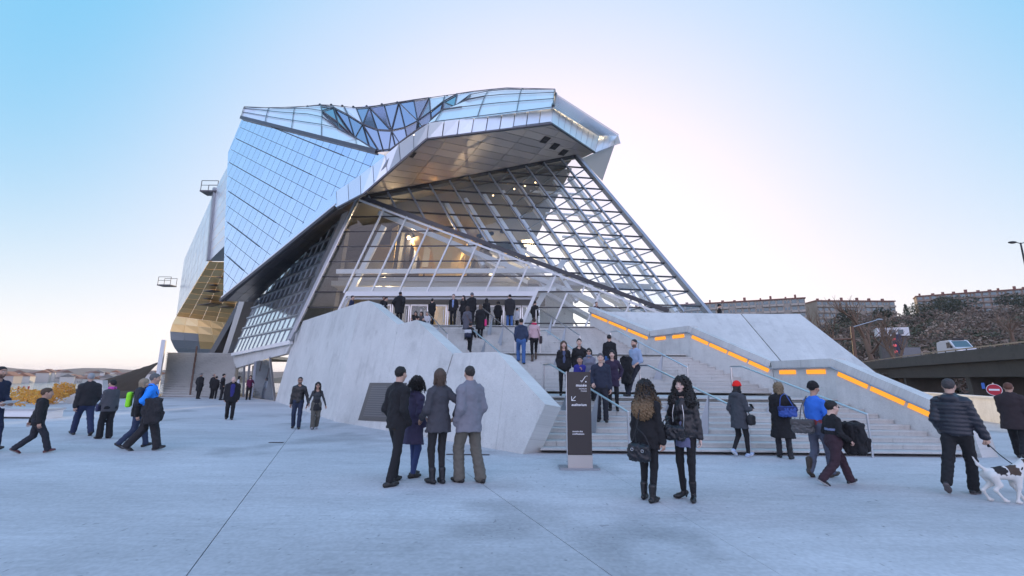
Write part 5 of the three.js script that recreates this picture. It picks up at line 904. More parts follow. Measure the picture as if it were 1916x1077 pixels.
  P = person('young woman with big dark curls in a black leather jacket facing the camera', { p: [2.51, 0, -6.82], t: -.62, H: 1.64, f: 1, heel: .055, feet: [[.08, .07, 0], [-.09, -.04, 0, 0, -.5]], arms: ['down', 'hold'], hands: ['relax', 'relax'], head: [-.25, .04], hair: ['long-curly', HD], skin: [.62, .43, .36], scarf: [BLK, 0], top: { c: BLK, len: .90, ease: .022, m: leather([.013, .013, .016]), collar: .8 }, skirt: { c: [.13, .14, .24], len: .76, flare: -.01 }, leg: { c: BLK, ease: .001, name: 'tights' }, shoe: { c: BLK, boot: .13, m: leather([.013, .012, .012]) } });
  { part(P.o, 'zip', tubeOf([[.03, 1.30, .165], [.05, 1.14, .19], [.03, .96, .185]], .005), M.steel); part(P.o, 'zip', tubeOf([[-.09, 1.30, .145], [-.11, 1.18, .165], [-.11, 1.06, .165]], .005), M.steel); }
  bag(P, 'round black leather bag held in front by the woman in the leather jacket', [-.07, .92, .28], [.3, .2, .12], BLK, { m: leather([.011, .011, .014]), am: .014, straps: [[[-.2, .98, .28], [-.24, 1.06, .2], [-.2, 1.1, .1]]] });
  // right of the stairs foot
  P = person('woman in a red woollen hat and grey coat looking at a phone', { p: [5.09, 0, -10.5], t: 2.05, H: 1.62, f: 1, feet: walk(.16, 1, .09), arms: ['pocket', 'phone'], hands: ['relax', 'grip'], hair: ['beanie', [.75, .018, .015]], under: ['bob', HD], head: [0, .12], scarf: [BLK, 0], top: { c: [.05, .055, .065], len: .66, ease: .03, flare: .03, hood: 1 }, leg: { c: BLK, ease: .004, name: 'leggings' }, shoe: { c: [.35, .45, .6], sole: [.6, .62, .65] } });
  { const ph = carried(P, 'phone', 'phone held by the woman in the red woollen hat', 'phone', [P.wr[1][0] + .02, P.wr[1][1] + .05, P.wr[1][2] + .07]); part(ph, 'case', new RoundedBoxGeometry(.07, .14, .01, 2, .004).rotateX(-.7), M.blackMetal); part(ph, 'screen', new RoundedBoxGeometry(.06, .12, .004, 1, .002).translate(0, 0, .006).rotateX(-.7), M.greyPaint); }
  bag(P, 'black shoulder bag on the woman in the red woollen hat', [-.24, .80, .08], [.12, .22, .2], BLK, { straps: [[[-.2, .9, .1], [-.05, 1.15, .14], [.12, 1.36, .02]]] });
  P = person('woman with short fair hair in a long black coat at the stairs foot', { p: [5.97, 0, -10.38], t: 2.75, H: 1.6, f: 1, w: 1.06, feet: [[.1, .1, .0], [-.1, -.06, 0, 0, -.3]], arms: ['front', 'bag'], hair: ['bob-curly', [.20, .15, .09]], top: { c: BLK, len: .47, ease: .04, flare: .055 }, leg: { c: [.03, .03, .035], ease: .01 }, shoe: { c: BLK, boot: .2 } });
  bag(P, 'blue patterned bag over the arm of the woman in the long black coat', [-.1, 1.0, -.24], [.36, .22, .12], [.03, .08, .33], { am: .014, turn: .2, straps: [[[.04, 1.1, -.24], [-.0, 1.3, -.2], [-.1, 1.38, -.08]], [[-.22, 1.1, -.24], [-.14, 1.28, -.2], [-.12, 1.36, -.08]]], flap: cloth([.02, .035, .14]) });
  P = person('woman in a bright blue top and knit cap walking at right', { p: [5.46, 0, -8.42], t: 1.95, H: 1.64, f: 1, feet: walk(.2, 1, .05), arms: ['front', 'hold'], hands: ['relax', 'grip'], hair: ['beanie', [.012, .011, .012]], under: ['crop-bun', HD], top: { c: [.035, .16, .62], len: .98, sleeve: .25, ease: .012, neck: .07, belt: [1.0, [.24, .05, .05], .05] }, leg: { c: [.09, .10, .14], ease: .012 }, shoe: { c: [.05, .035, .026], boot: .2 } });
  bag(P, 'slouchy grey leather bag on the woman in the blue top', [.10, .86, -.22], [.36, .24, .16], [.10, .095, .095], { am: .014, rough: .5, turn: .5, straps: [[[.16, .97, -.2], [.16, 1.2, -.12], [.12, 1.38, -.02]], [[.02, .97, -.24], [.1, 1.2, -.16], [.12, 1.38, -.02]]], flap: cloth([.06, .055, .055], .5) });
  P = person('boy in a striped dark jumper carrying a black coat at right', { p: [5.33, 0, -7.85], t: 1.62, H: 1.36, c: 1, feet: walk(.36, 0, .06), arms: ['hold', 'hold'], hands: ['grip', 'grip'], lean: .05, hair: ['crop', HD], glasses: 2, skin: SKIN[2], top: { c: BLK, len: .84, ease: .02, belt: [1.12, [.16, .2, .34], .028] }, leg: { c: [.04, .02, .028], ease: .026 }, shoe: { c: BLK, sole: [.4, .4, .4] } });
  drape(P, 'puffy black coat carried in the arms of the boy at right', [-.05, .74, .32], [.36, .5, .28], BLK, .6);
  P = person('man in a ribbed black down jacket walking a dog at right', { p: [6.95, 0, -7.38], t: 2.1, H: 1.72, lean: .0, feet: [[.08, -.42, .11, -.7], [-.08, .06, .0]], arms: ['pocket', [.30, .86, .12]], hands: ['relax', 'grip'], head: [.1, 0], hair: ['crop', [.05, .045, .045]], top: { c: [.02, .022, .032], rough: .42, len: .86, ease: .036, puff: 1, hood: 1, collar: .4 }, leg: { c: BLK, ease: .018 }, shoe: { c: BLK, sole: [.12, .1, .1] } });
  window_dogman = P;
  person('man in a dark overcoat walking off at the right edge', { p: [11.35, 0, -10.6], t: 2.2, H: 1.68, feet: walk(.25, 0, .05), arms: ['up', 'pocket'], hair: ['crop', [.12, .05, .03]], w: 1.1, top: { c: [.03, .02, .022], len: .66, ease: .04, collar: .7, flare: .05 }, leg: { c: BLK, ease: .018 } });
  // on the stairs
  const on = (x, z) => [x, stepY(z), z];
  person('long haired girl in a black jacket on the first landing', { p: on(1.62, -14.2), t: .0, H: 1.66, f: 1, arms: ['pocket', 'pocket'], hair: ['long', HBR], skin: SKIN[2], top: { c: BLK, len: .82, ease: .028, inner: [.07, .09, .17], innerW: .05 }, leg: { c: BLK, ease: .008 } });
  person('woman in a black coat with hair tied up on the first landing', { p: on(2.12, -14.3), t: -.1, H: 1.74, f: 1, arms: ['pocket', 'pocket'], hair: ['crop-bun', HD], skin: SKIN[2], top: { c: BLK, len: .6, ease: .034, hood: 1, collar: .5 }, leg: { c: BLK, ease: .008 } });
  person('child in a blue patterned jumper with hand to mouth on the lower flight', { p: on(1.95, -13.1), t: -.05, H: 1.35, c: 1, arms: ['chin', 'down'], hair: ['crop', HD], skin: SKIN[1], head: [-.2, .1], top: { c: [.03, .03, .22], len: .84, ease: .02 }, leg: { c: BLK, ease: .016 } });
  person('woman in a grey cardigan and sunglasses behind the child on stairs', { p: on(2.13, -12.88).map((v, i) => i === 2 ? -13.45 : i === 1 ? stepY(-13.45) : 2.28), t: -.25, H: 1.5, f: 1, arms: ['front', 'down'], hair: ['bob', HD], glasses: 1, top: { c: [.17, .18, .23], len: .78, ease: .02 }, leg: { c: BLK, ease: .01 }, scarf: [[.2, .22, .28], 0] });
  person('man in a navy V-neck jumper coming down the lower flight', { p: on(2.34, -12.04), t: -.25, H: 1.74, feet: [[.1, .06, 0], [-.09, -.04, 0]], arms: ['down', 'hold'], head: [.1, .15], skin: [.58, .38, .3], hair: ['crop', [.09, .08, .08]], w: 1.05, top: { c: [.022, .028, .05], len: .86, ease: .024, name: 'jumper', neck: .075 }, leg: { c: [.02, .022, .03], ease: .014 } });
  person('woman in a black and purple jacket behind the navy jumper man', { p: on(2.8, -12.75), t: -.3, H: 1.64, f: 1, arms: ['hip', 'down'], skin: SKIN[2], hair: ['bob', HD], top: { c: [.03, .02, .045], len: .7, ease: .03, collar: .4 }, leg: { c: BLK, ease: .006 } });
  person('man in a black jumper and jeans seen from behind on stairs', { p: on(3.56, -16.6), t: 2.9, H: 1.72, arms: ['down', 'down'], hair: ['crop', HD], top: { c: BLK, len: .86, ease: .02 }, leg: { c: DENIM, ease: .012 } });
  P = person('bearded man in a pale blue shirt leaning on the handrail', { p: [3.72, 1.14, -14.25], t: -1.1, H: 1.84, side: .0, feet: [[.1, .28, 0], [-.08, .12, 0]], shift: [0, -.12], lean: -.06, arms: ['hold', [.22, 1.02, .08]], head: [.1, 0], hair: ['crop', HD], beard: 1, skin: SKIN[0], top: { c: [.28, .36, .50], len: .86, ease: .022, sleeve: .3, name: 'shirt' }, leg: { c: [.02, .022, .032], ease: .014 } });
  drape(P, 'black coat over the arm of the bearded man in blue shirt', [.14, .78, .34], [.36, .82, .2], BLK, .3);
  person('man in a blue hooded sweatshirt and jeans climbing the stairs', { p: on(.38, -17.9), t: 3.1, H: 1.82, feet: [[.1, .12, .1], [-.1, -.1, 0]], arms: ['pocket', 'pocket'], hair: ['crop', HD], top: { c: [.03, .045, .085], len: .92, ease: .03, hood: 1 }, leg: { c: DENIM, ease: .014 }, shoe: { c: BLK, sole: [.5, .5, .5] } });
  P = person('woman in a pink and red hooded top climbing the stairs', { p: on(.9, -18.1), t: -3.05, H: 1.74, f: 1, feet: [[.08, -.05, 0], [-.08, .12, .1]], arms: ['pocket', 'down'], hair: ['crop-bun', [.04, .025, .018]], scarf: [[.55, .02, .09], 0], top: { c: [.52, .36, .38], len: .92, ease: .024, hood: 0 }, leg: { c: BLK, ease: .003, name: 'leggings' }, shoe: { c: [.08, .055, .04], boot: .16 } });
  bag(P, 'dark shoulder bag on the woman in the pink hooded top', [-.26, .86, -.05], [.1, .3, .26], [.03, .02, .025], { straps: [[[-.22, 1.0, -.05], [-.1, 1.3, -.08], [.1, 1.45, .0]]] });
  P = person('small child with a white-striped backpack climbing the stairs', { p: on(-1.72, -18.7), t: 2.9, H: 1.2, c: 1, feet: [[.08, .1, .12], [-.08, -.05, 0]], arms: ['down', 'rail'], lean: .12, hair: ['crop', HD], top: { c: BLK, len: .72, ease: .04 }, leg: { c: BLK, ease: .02 } });
  bag(P, 'navy backpack with white bands on the small climbing child', [0, .74, -.2], [.26, .32, .16], NAVY, { name: 'backpack', cat: 'backpack', flap: cloth([.5, .52, .55]), straps: [[[.1, .86, -.14], [.1, .95, 0], [.1, .8, .1]]] });
  P = person('woman in a long grey coat near the head of the stairs', { p: on(-2.22, -22.55), t: 2.9, H: 1.76, f: 1, feet: [[.08, .05, .08], [-.08, -.05, 0]], arms: ['pocket', 'pocket'], hair: ['bob', [.06, .04, .03]], top: { c: [.09, .09, .11], len: .58, ease: .03, flare: .05 }, leg: { c: BLK, ease: .005 }, shoe: { c: BLK, boot: .2 } });
  bag(P, 'brown bag slung low on the woman in the long grey coat', [-.24, .84, -.1], [.1, .2, .18], [.14, .06, .035], { straps: [[[-.2, .94, -.1], [-.05, 1.2, -.17], [.1, 1.42, -.05]]] });
  P = person('person in a long black coat with a pink bag near the stair head', { p: on(-1.58, -22.8), t: 3.0, H: 1.76, f: 1, feet: [[.08, .05, .08], [-.08, -.05, 0]], arms: ['pocket', 'down'], hair: ['bob', [.12, .08, .05]], top: { c: BLK, len: .5, ease: .045, flare: .04 }, leg: { c: BLK, ease: .01 } });
  bag(P, 'bright pink bag on the person in a long black coat', [-.28, .82, 0], [.1, .34, .2], [.62, .03, .17], { straps: [[[-.27, .98, 0], [-.2, 1.2, 0], [-.14, 1.4, 0]]] });
  const PF = 4.42, pl = (label, x, z, t, H, o = {}) => person(label, { p: [x, PF, z], t, H, feet: stand(.04), arms: ['pocket', 'pocket'], hair: ['crop', HD], top: { c: BLK, len: .75, ease: .036 }, leg: { c: BLK, ease: .014 }, ...o });
  pl('dark clad woman right of the pink bag at the stair head', -1.42, -25.2, 2.9, 1.62, { f: 1, hair: ['bob', HD] });
  pl('woman with a fur trimmed hood at the stair head', -.80, -26.3, 3.0, 1.66, { f: 1, hair: ['bob', HD], scarf: [[.28, .22, .15], 0], top: { c: BLK, len: .7, ease: .05, hood: 1 } });
  pl('tall man in a black parka and jeans at the stair head', -.11, -25.2, -2.9, 1.86, { w: 1.1, leg: { c: DENIM, ease: .016 }, top: { c: BLK2, len: .62, ease: .045 } });
  pl('small child in white beside the tall man at the stair head', .30, -26.0, 2.6, 1.2, { c: 1, top: { c: [.5, .5, .52], len: .72, ease: .03 } });
  pl('dark haired person in black at the right doorpost', 1.36, -26.6, 2.5, 1.72, {});
  pl('broad man in a black overcoat seen from behind above the concrete wall', -6.18, -24.75, 3.0, 1.86, { w: 1.2, top: { c: BLK, len: .62, ease: .05 }, arms: ['hip', 'hip'] });
  pl('guard in dark uniform with a white chest band above the concrete wall', -7.12, -25.3, 2.0, 1.66, { top: { c: BLK, len: .8, ease: .03, belt: [1.2, [.6, .6, .62], .03] } });
  pl('bearded guard behind the colleague with white band above the wall', -7.35, -25.7, 1.2, 1.78, { beard: 1 });
  P = pl('man carrying a child on his shoulders at the stair head', -4.55, -25.6, 2.9, 1.62, { arms: ['up', 'up'] });
  person('child in blue trousers riding on a man\'s shoulders', { p: [-4.55, PF + .62, -25.68], t: 2.95, H: 1.1, c: 1, sit: .80, feet: [[.13, .16, .28], [-.13, .16, .28]], arms: ['front', 'front'], hair: ['crop', HD], top: { c: BLK, len: .74, ease: .03 }, leg: { c: [.13, .14, .25], ease: .02 } });
  pl('man in an open jacket over pale blue shirt facing out at the stair head', -3.25, -25.0, -.1, 1.8, { top: { c: BLK, len: .8, ease: .03, inner: [.20, .28, .50], innerW: .055 }, skin: SKIN[2], arms: ['pocket', 'down'] });
  pl('dark haired woman in black beside the man in blue shirt', -2.68, -24.95, -.6, 1.72, { f: 1, hair: ['long', HD], skin: SKIN[2] });
  pl('man in a black coat and grey cap at the stair head centre', -2.22, -24.8, 2.8, 1.85, { hair: ['beanie', [.12, .12, .13]], w: 1.1 });
  [[-4.95, -24.75, 'child in dark jacket sitting at the stair head, middle of three', [.05, .05, .055]], [-5.25, -24.7, 'child in black sitting leftmost at the stair head', BLK], [-4.62, -24.72, 'child in white top sitting rightmost at the stair head', [.5, .5, .52]]].forEach(([x, z, l, c], i) => person(l, { p: [x, PF, z], t: .2 * (i - 1), H: 1.3, c: 1, sit: .16, feet: [[.1, .42, .02], [-.1, .42, .02]], arms: [[.14, .5, .3], [.14, .5, .3]].map(a => a), hair: [i === 2 ? 'crop' : 'bob', HD], top: { c, len: .1, ease: .03 }, leg: { c: BLK2, ease: .016 } }));
  pl('person in a dark blue jacket behind the peak of the concrete wall', -9.05, -25.4, 1.6, 1.74, { top: { c: [.02, .03, .07], len: .8, ease: .03 }, skin: SKIN[0] });
  pl('person in dark clothes on the terrace behind the parapet end', 5.0, -26.6, .4, 1.72, { top: { c: [.05, .02, .03], len: .8, ease: .03 } });
  pl('person with a dark cap on the terrace at far right of the glass', 12.55, -27.2, 1.2, 1.74, { hair: ['beanie', BLK] });
  // the dog
  const dg = thing('dog', 'white dog with black and brown saddle patches on a lead', 'dog', null, [7.02, 0, -6.85], 1.47);
  const B = [cap([0, .44, -.20], [0, .46, .0], .095, .10, .85, [1, 0]), cap([0, .46, 0], [0, .455, .17], .10, .125, .82, [1, 0]), cap([0, .50, .18], [0, .60, .30], .085, .066), cap([0, .63, .34], [0, .625, .38], .068, .062), cap([0, .61, .40], [0, .585, .49], .04, .026), cap([0, .48, -.24], [0, .58, -.36], .03, .02), cap([0, .58, -.36], [0, .70, -.42], .02, .010)];
  const leg = (x, zt, zk, zf, yk, lift, hind) => { if (hind) { B.push(cap([x, .42, zt], [x, .28, zt + .07], .07, .045), cap([x, .28, zt + .07], [x, .17 + lift, zk], .04, .024), cap([x, .17 + lift, zk], [x, .035 + lift * .5, zf], .022, .018), cap([x, .028 + lift * .5, zf], [x, .022 + lift * .5, zf + .05], .024, .02)); } else B.push(cap([x, .42, zt], [x, .26, zt + zk], .055, .034), cap([x, .26, zt + zk], [x, .035 + lift, zf], .028, .019), cap([x, .028 + lift, zf], [x, .022 + lift, zf + .05], .024, .02)); };
  leg(.07, -.22, -.30, -.22, 0, 0, 1); leg(-.07, -.22, -.22, -.10, 0, .03, 1); leg(.075, .16, .02, .30, 0, .02, 0); leg(-.075, .16, -.02, .08, 0, 0, 0);
  const [lo, hi] = bounds(B, .05), df = field(B, .035);
  const dgeo = tint(surfaceNets((x, y, z) => df(x, y, z) + .003 * N3(x * 40, y * 40, z * 40), lo, hi, .011), (x, y, z) => { const n = .03 * N3(x * 12, y * 12, z * 12); if (y > .44 + n && z > -.16 + n && z < .0 + n) return [.018, .015, .014]; if (y > .45 + n && z > .03 && z < .17 + n) return [.07, .045, .03]; if (y > .6 && z > .29 && Math.abs(x) > .022 + n) return [.05, .03, .02]; if (z > .485) return [.02, .02, .02]; return [.66, .64, .60]; });
  dg.scale.setScalar(.86); part(dg, 'body', dgeo, std([1, 1, 1], .85, { vertexColors: true }));
  for (const x of [-.055, .055]) part(dg, 'ear', new THREE.SphereGeometry(.04, 10, 8).scale(.35, 1, .7).rotateZ(x * 4).translate(x * 1.25, .625, .33), cloth([.05, .03, .02]));
  for (const x of [-.03, .03]) part(dg, 'eye', new THREE.SphereGeometry(.009, 8, 6).translate(x, .64, .425), M.blackMetal);
  part(dg, 'collar', new THREE.TorusGeometry(.08, .012, 8, 20).rotateX(PI / 2 - .75).translate(0, .53, .215), cloth([.02, .02, .02]));
  const a = V(...P0hand(window_dogman)), ld = thing('dog_lead', 'taut black lead between the down jacket man and the dog', 'dog lead'); const c = V(0, .50, .165).applyAxisAngle(V(0, 1, 0), 1.47).add(V(7.02, 0, -6.85));
  part(ld, 'cord', tubeOf([[a.x, a.y, a.z], [lerp(a.x, c.x, .5), lerp(a.y, c.y, .5) - .02, lerp(a.z, c.z, .5)], [c.x, c.y, c.z]], .007), M.blackMetal); part(ld, 'grip', tubeOf([[a.x, a.y + .03, a.z], [a.x, a.y + .0, a.z + .01], [a.x + .02, a.y - .06, a.z]], .016), M.blackMetal);
}
// ---------- left background: mound, bushes, river bank town ----------
{
  const earth = std([.10, .065, .04], .95, { map: rep(texConcrete, 4), bumpMap: rep(texNoise, .7), bumpScale: .05 }), earth2 = std([.16, .12, .085], .95, { map: rep(texConcrete, 3), bumpMap: rep(texNoise, .5), bumpScale: .04 });
  const o = thing('earth_mound', 'brown earth mound sloping up to the side stairs at left', 'mound');
  const q = [V(-34.6, .55, -37), V(-28.4, 2.6, -36.5), V(-27.2, -.02, -34.6), V(-30.5, -.02, -34.2), V(-33, .2, -35.4)];
  const g = new THREE.PlaneGeometry(1, 1, 26, 12), p = g.attributes.position;
  for (let i = 0; i < p.count; i++) { const u = p.getX(i) + .5, v = p.getY(i) + .5, a = V(-33.5, -.05, -33.6).lerp(V(-26.9, -.05, -33.2), u), b = V(-35.2, .5, -38).lerp(V(-28.3, 2.75, -37.4), u), c = a.lerp(b, v); c.y += .45 * Math.sin(Math.PI * v) * u + .05 * N3(c.x * 1.2, 0, c.z * 1.2); p.setXYZ(i, c.x, c.y, c.z); }
  g.computeVertexNormals(); part(o, 'slope', uvm(g), earth);
  part(o, 'lower_bank', slab([V(-31.5, -.02, -32.6), V(-26.8, -.02, -32.2), V(-26.9, .5, -33.4), V(-33.2, .25, -33.8)], .3, V(0, .5, 1)), earth2);
  const fin = (l, P) => top1('concrete_fin', slab(P.map(v3), .35, V(.3, 0, 1)), M.concrete, l, 'concrete fin', 'concrete fins at the plaza edge');
  fin('low triangular concrete fin beside the golden bushes at left', [[-26.3, -.02, -27], [-23.9, .85, -26.2], [-23.9, -.02, -26.0]]);
  fin('small upright concrete fin in front of the earth mound', [[-27.9, 1.2, -30.8], [-27.0, 1.25, -30.7], [-26.6, .1, -30.6], [-27.9, .0, -30.8]]);
  const pl = thing('low_plinth', 'long low white plinth at the left edge of the plaza', 'plinth'); part(pl, 'wall', box(-30, -17.3, 0, .3, -18.2, -17.5), M.whitePaint); part(pl, 'cap', box(-30, -17.25, .3, .36, -18.25, -17.45), M.greyPaint); part(pl, 'dark_base', box(-30, -17.28, .003, .06, -17.497, -17.47), M.blackMetal);
}
function leafGeo(n, rx, ry, rz, size, sd, hollow = .35) { // leaf-sized faces spread through a crown's volume
  const pos = [], nor = []; let k = 0;
  while (k < n) {
    const a = V(rnd(-1, 1), rnd(-1, 1), rnd(-1, 1)), l = a.length(); if (l > 1 || l < hollow) continue;
    if (N3(a.x * 2.2 + sd, a.y * 2.2, a.z * 2.2) < -.12) continue; // gaps between clumps
    const lump = 1 + .22 * N3(a.x * 1.7 + sd * 3, a.y * 1.7, a.z * 1.7); const c = V(a.x * rx * lump, a.y * ry * lump, a.z * rz * lump);
    const u = V(rnd(-1, 1), rnd(-1, 1), rnd(-1, 1)).normalize(), w = V(rnd(-1, 1), rnd(-1, 1), rnd(-1, 1)).cross(u).normalize(), s = size * rnd(.6, 1.3);
    const P = [c.clone().addScaledVector(u, -s), c.clone().addScaledVector(w, s * .45), c.clone().addScaledVector(u, s), c.clone().addScaledVector(w, -s * .45)];
    for (const i of [0, 1, 2, 0, 2, 3]) pos.push(P[i].x, P[i].y, P[i].z); k++;
  }
  const g = new THREE.BufferGeometry(); g.setAttribute('position', new THREE.Float32BufferAttribute(pos, 3)); g.computeVertexNormals(); return g;
}
const leafMat = (c, t = .35) => new THREE.MeshPhysicalMaterial({ color: rgb(...c), roughness: .9, transmission: t, thickness: 0, side: THREE.DoubleSide });
function branches(H, r0, levels, spread, kids, sd) { // bare tree
  const out = []; seed = sd;
  const grow = (p, d, L, r, lv) => {
    let a = p; const n = lv > 1 ? 3 : 2;
    for (let i = 0; i < n; i++) { const dd = d.clone().add(V(rnd(-.16, .16), rnd(-.05, .12), rnd(-.16, .16))).normalize(), b = a.clone().addScaledVector(dd, L / n); out.push(rod(a, b, r * (1 - i * .12), r * (1 - (i + 1) * .12), lv > 2 ? 6 : lv > 0 ? 4 : 3)); a = b; d = dd; if (lv > 0 && i > 0) for (let k = 0; k < kids; k++) { const s = d.clone().add(V(rnd(-1, 1), rnd(-.2, .7), rnd(-1, 1)).multiplyScalar(spread)).normalize(); grow(a.clone(), s, L * rnd(.45, .75), r * .5, lv - 1); } }
  };
  grow(V(0, 0, 0), V(0, 1, 0), H, r0, levels); return merge(out);
}
{
  const gold = leafMat([.80, .44, .07], .55), twig = std([.06, .04, .03], .9);
  [[-24.2, 0, -22.6, 1.0, .8, 'large golden leaved bush at the far left plaza edge'], [-27.3, 0, -26.6, .55, .6, 'small golden bush behind the boy at left'], [-25.3, 0, -25.6, .75, .7, 'golden bush beside the low concrete fin'], [-26.8, .2, -27.9, .6, .75, 'round orange bush rearmost beside the concrete fin']].forEach(([x, y, z, r, h, l], i) => {
    const b = thing('golden_bush', l, 'bush', 'golden bushes at the plaza edge', [x, y, z]);
    part(b, 'foliage', leafGeo(900, r, h * .6, r, .075, i * 7 + 2).translate(0, h * .62, 0), gold); const s = []; for (let k = 0; k < 7; k++) s.push(rod(V(0, 0, 0), V(rnd(-r, r) * .6, h * rnd(.7, 1.1), rnd(-r, r) * .6), .014, .006, 4)); part(b, 'stem', merge(s), twig);
  });
  // far bank: hills and town
  const hill = (name, pts, z0, depth, c) => { const P = []; const n = pts.length; for (let i = 0; i + 1 < n; i++) { const a = pts[i], b = pts[i + 1]; const q = [V(a[0], -9, a[1]), V(b[0], -9, b[1]), V(b[0] * 1.15, b[2], b[1] * 1.15), V(a[0] * 1.15, a[2], a[1] * 1.15)]; const back = [V(b[0] * 1.6, -9, b[1] * 1.6), V(a[0] * 1.6, -9, a[1] * 1.6)]; P.push(slab([q[0], q[1], q[2]], 0, V(0, 1, 1)), slab([q[0], q[2], q[3]], 0, V(0, 1, 1)), slab([q[3], q[2], back[0]], 0, V(0, 1, 0)), slab([q[3], back[0], back[1]], 0, V(0, 1, 0))); } struct('hills', merge(P), std(c, .95, { map: rep(texConcrete, 300) }), name); };
  const arc = (R, a0, a1, n, f) => { const o = []; for (let i = 0; i <= n; i++) { const a = lerp(a0, a1, i / n); o.push([Math.sin(a) * R, -Math.cos(a) * R, f(i)]); } return o; };
  hill('far low wooded hills across the river at left', arc(2200, -1.15, -.2, 40, i => 22 + 9 * N3(i * .22, 3, 0) + 5 * N3(i * .9, 1, 0)), 0, 0, [.14, .11, .09]);
  hill('nearer wooded river bank below the far hills', arc(760, -1.15, -.3, 34, i => -2 + 3.2 * N3(i * .5, 8, 0)), 0, 0, [.10, .085, .055]);
  const wallM = [[.55, .5, .45], [.62, .58, .52], [.45, .4, .36], [.66, .63, .6]].map(c => std(c, .9)), roofM = [[.28, .13, .08], [.22, .12, .09], [.2, .19, .18]].map(c => std(c, .9)), winM = std([.05, .06, .07], .3);
  for (let i = 0; i < 46; i++) {
    const a = lerp(-.86, -.60, (i + rnd(0, .8)) / 46), R = rnd(560, 740), w = rnd(8, 20), d = rnd(8, 14), h = rnd(5, 11);
    const t = thing('distant_house', 'tiny pale house in the far riverside town', 'house', 'houses of the far riverside town', [Math.sin(a) * R, -9 + (R - 560) * .012, -Math.cos(a) * R], a + rnd(-.5, .5));
    part(t, 'wall', box(-w / 2, w / 2, 0, h, -d / 2, d / 2), wallM[i % 4]);
    part(t, 'roof', new THREE.ExtrudeGeometry(new THREE.Shape([new THREE.Vector2(-d / 2 - .5, 0), new THREE.Vector2(d / 2 + .5, 0), new THREE.Vector2(0, d * .28)]), { depth: w + 1, bevelEnabled: false }).rotateY(Math.PI / 2).translate(-w / 2 - .5, h, 0), roofM[i % 3]);
    for (let k = -1; k <= 1; k++) part(t, 'window', box(k * w * .3 - .8, k * w * .3 + .8, h * .4, h * .4 + 1.8, d / 2 + .02, d / 2 + .1), winM);
  }
  [[-234.3, -221.8], [-231.9, -221.8], [-229.5, -221.8]].forEach(([x, z], i) => { const p = thing('mooring_post', ['leftmost', 'middle', 'rightmost'][i] + ' of three red mooring posts in the river', 'mooring post', 'red mooring posts in the river', [x, -6.6, z]); part(p, 'post', rod(V(0, -1, 0), V(0, 2, 0), .35, .35, 10), std([.35, .04, .03], .7)); part(p, 'cap', new THREE.CylinderGeometry(.3, .42, .25, 10).translate(0, 2.1, 0), std([.5, .1, .08], .7)); });
}
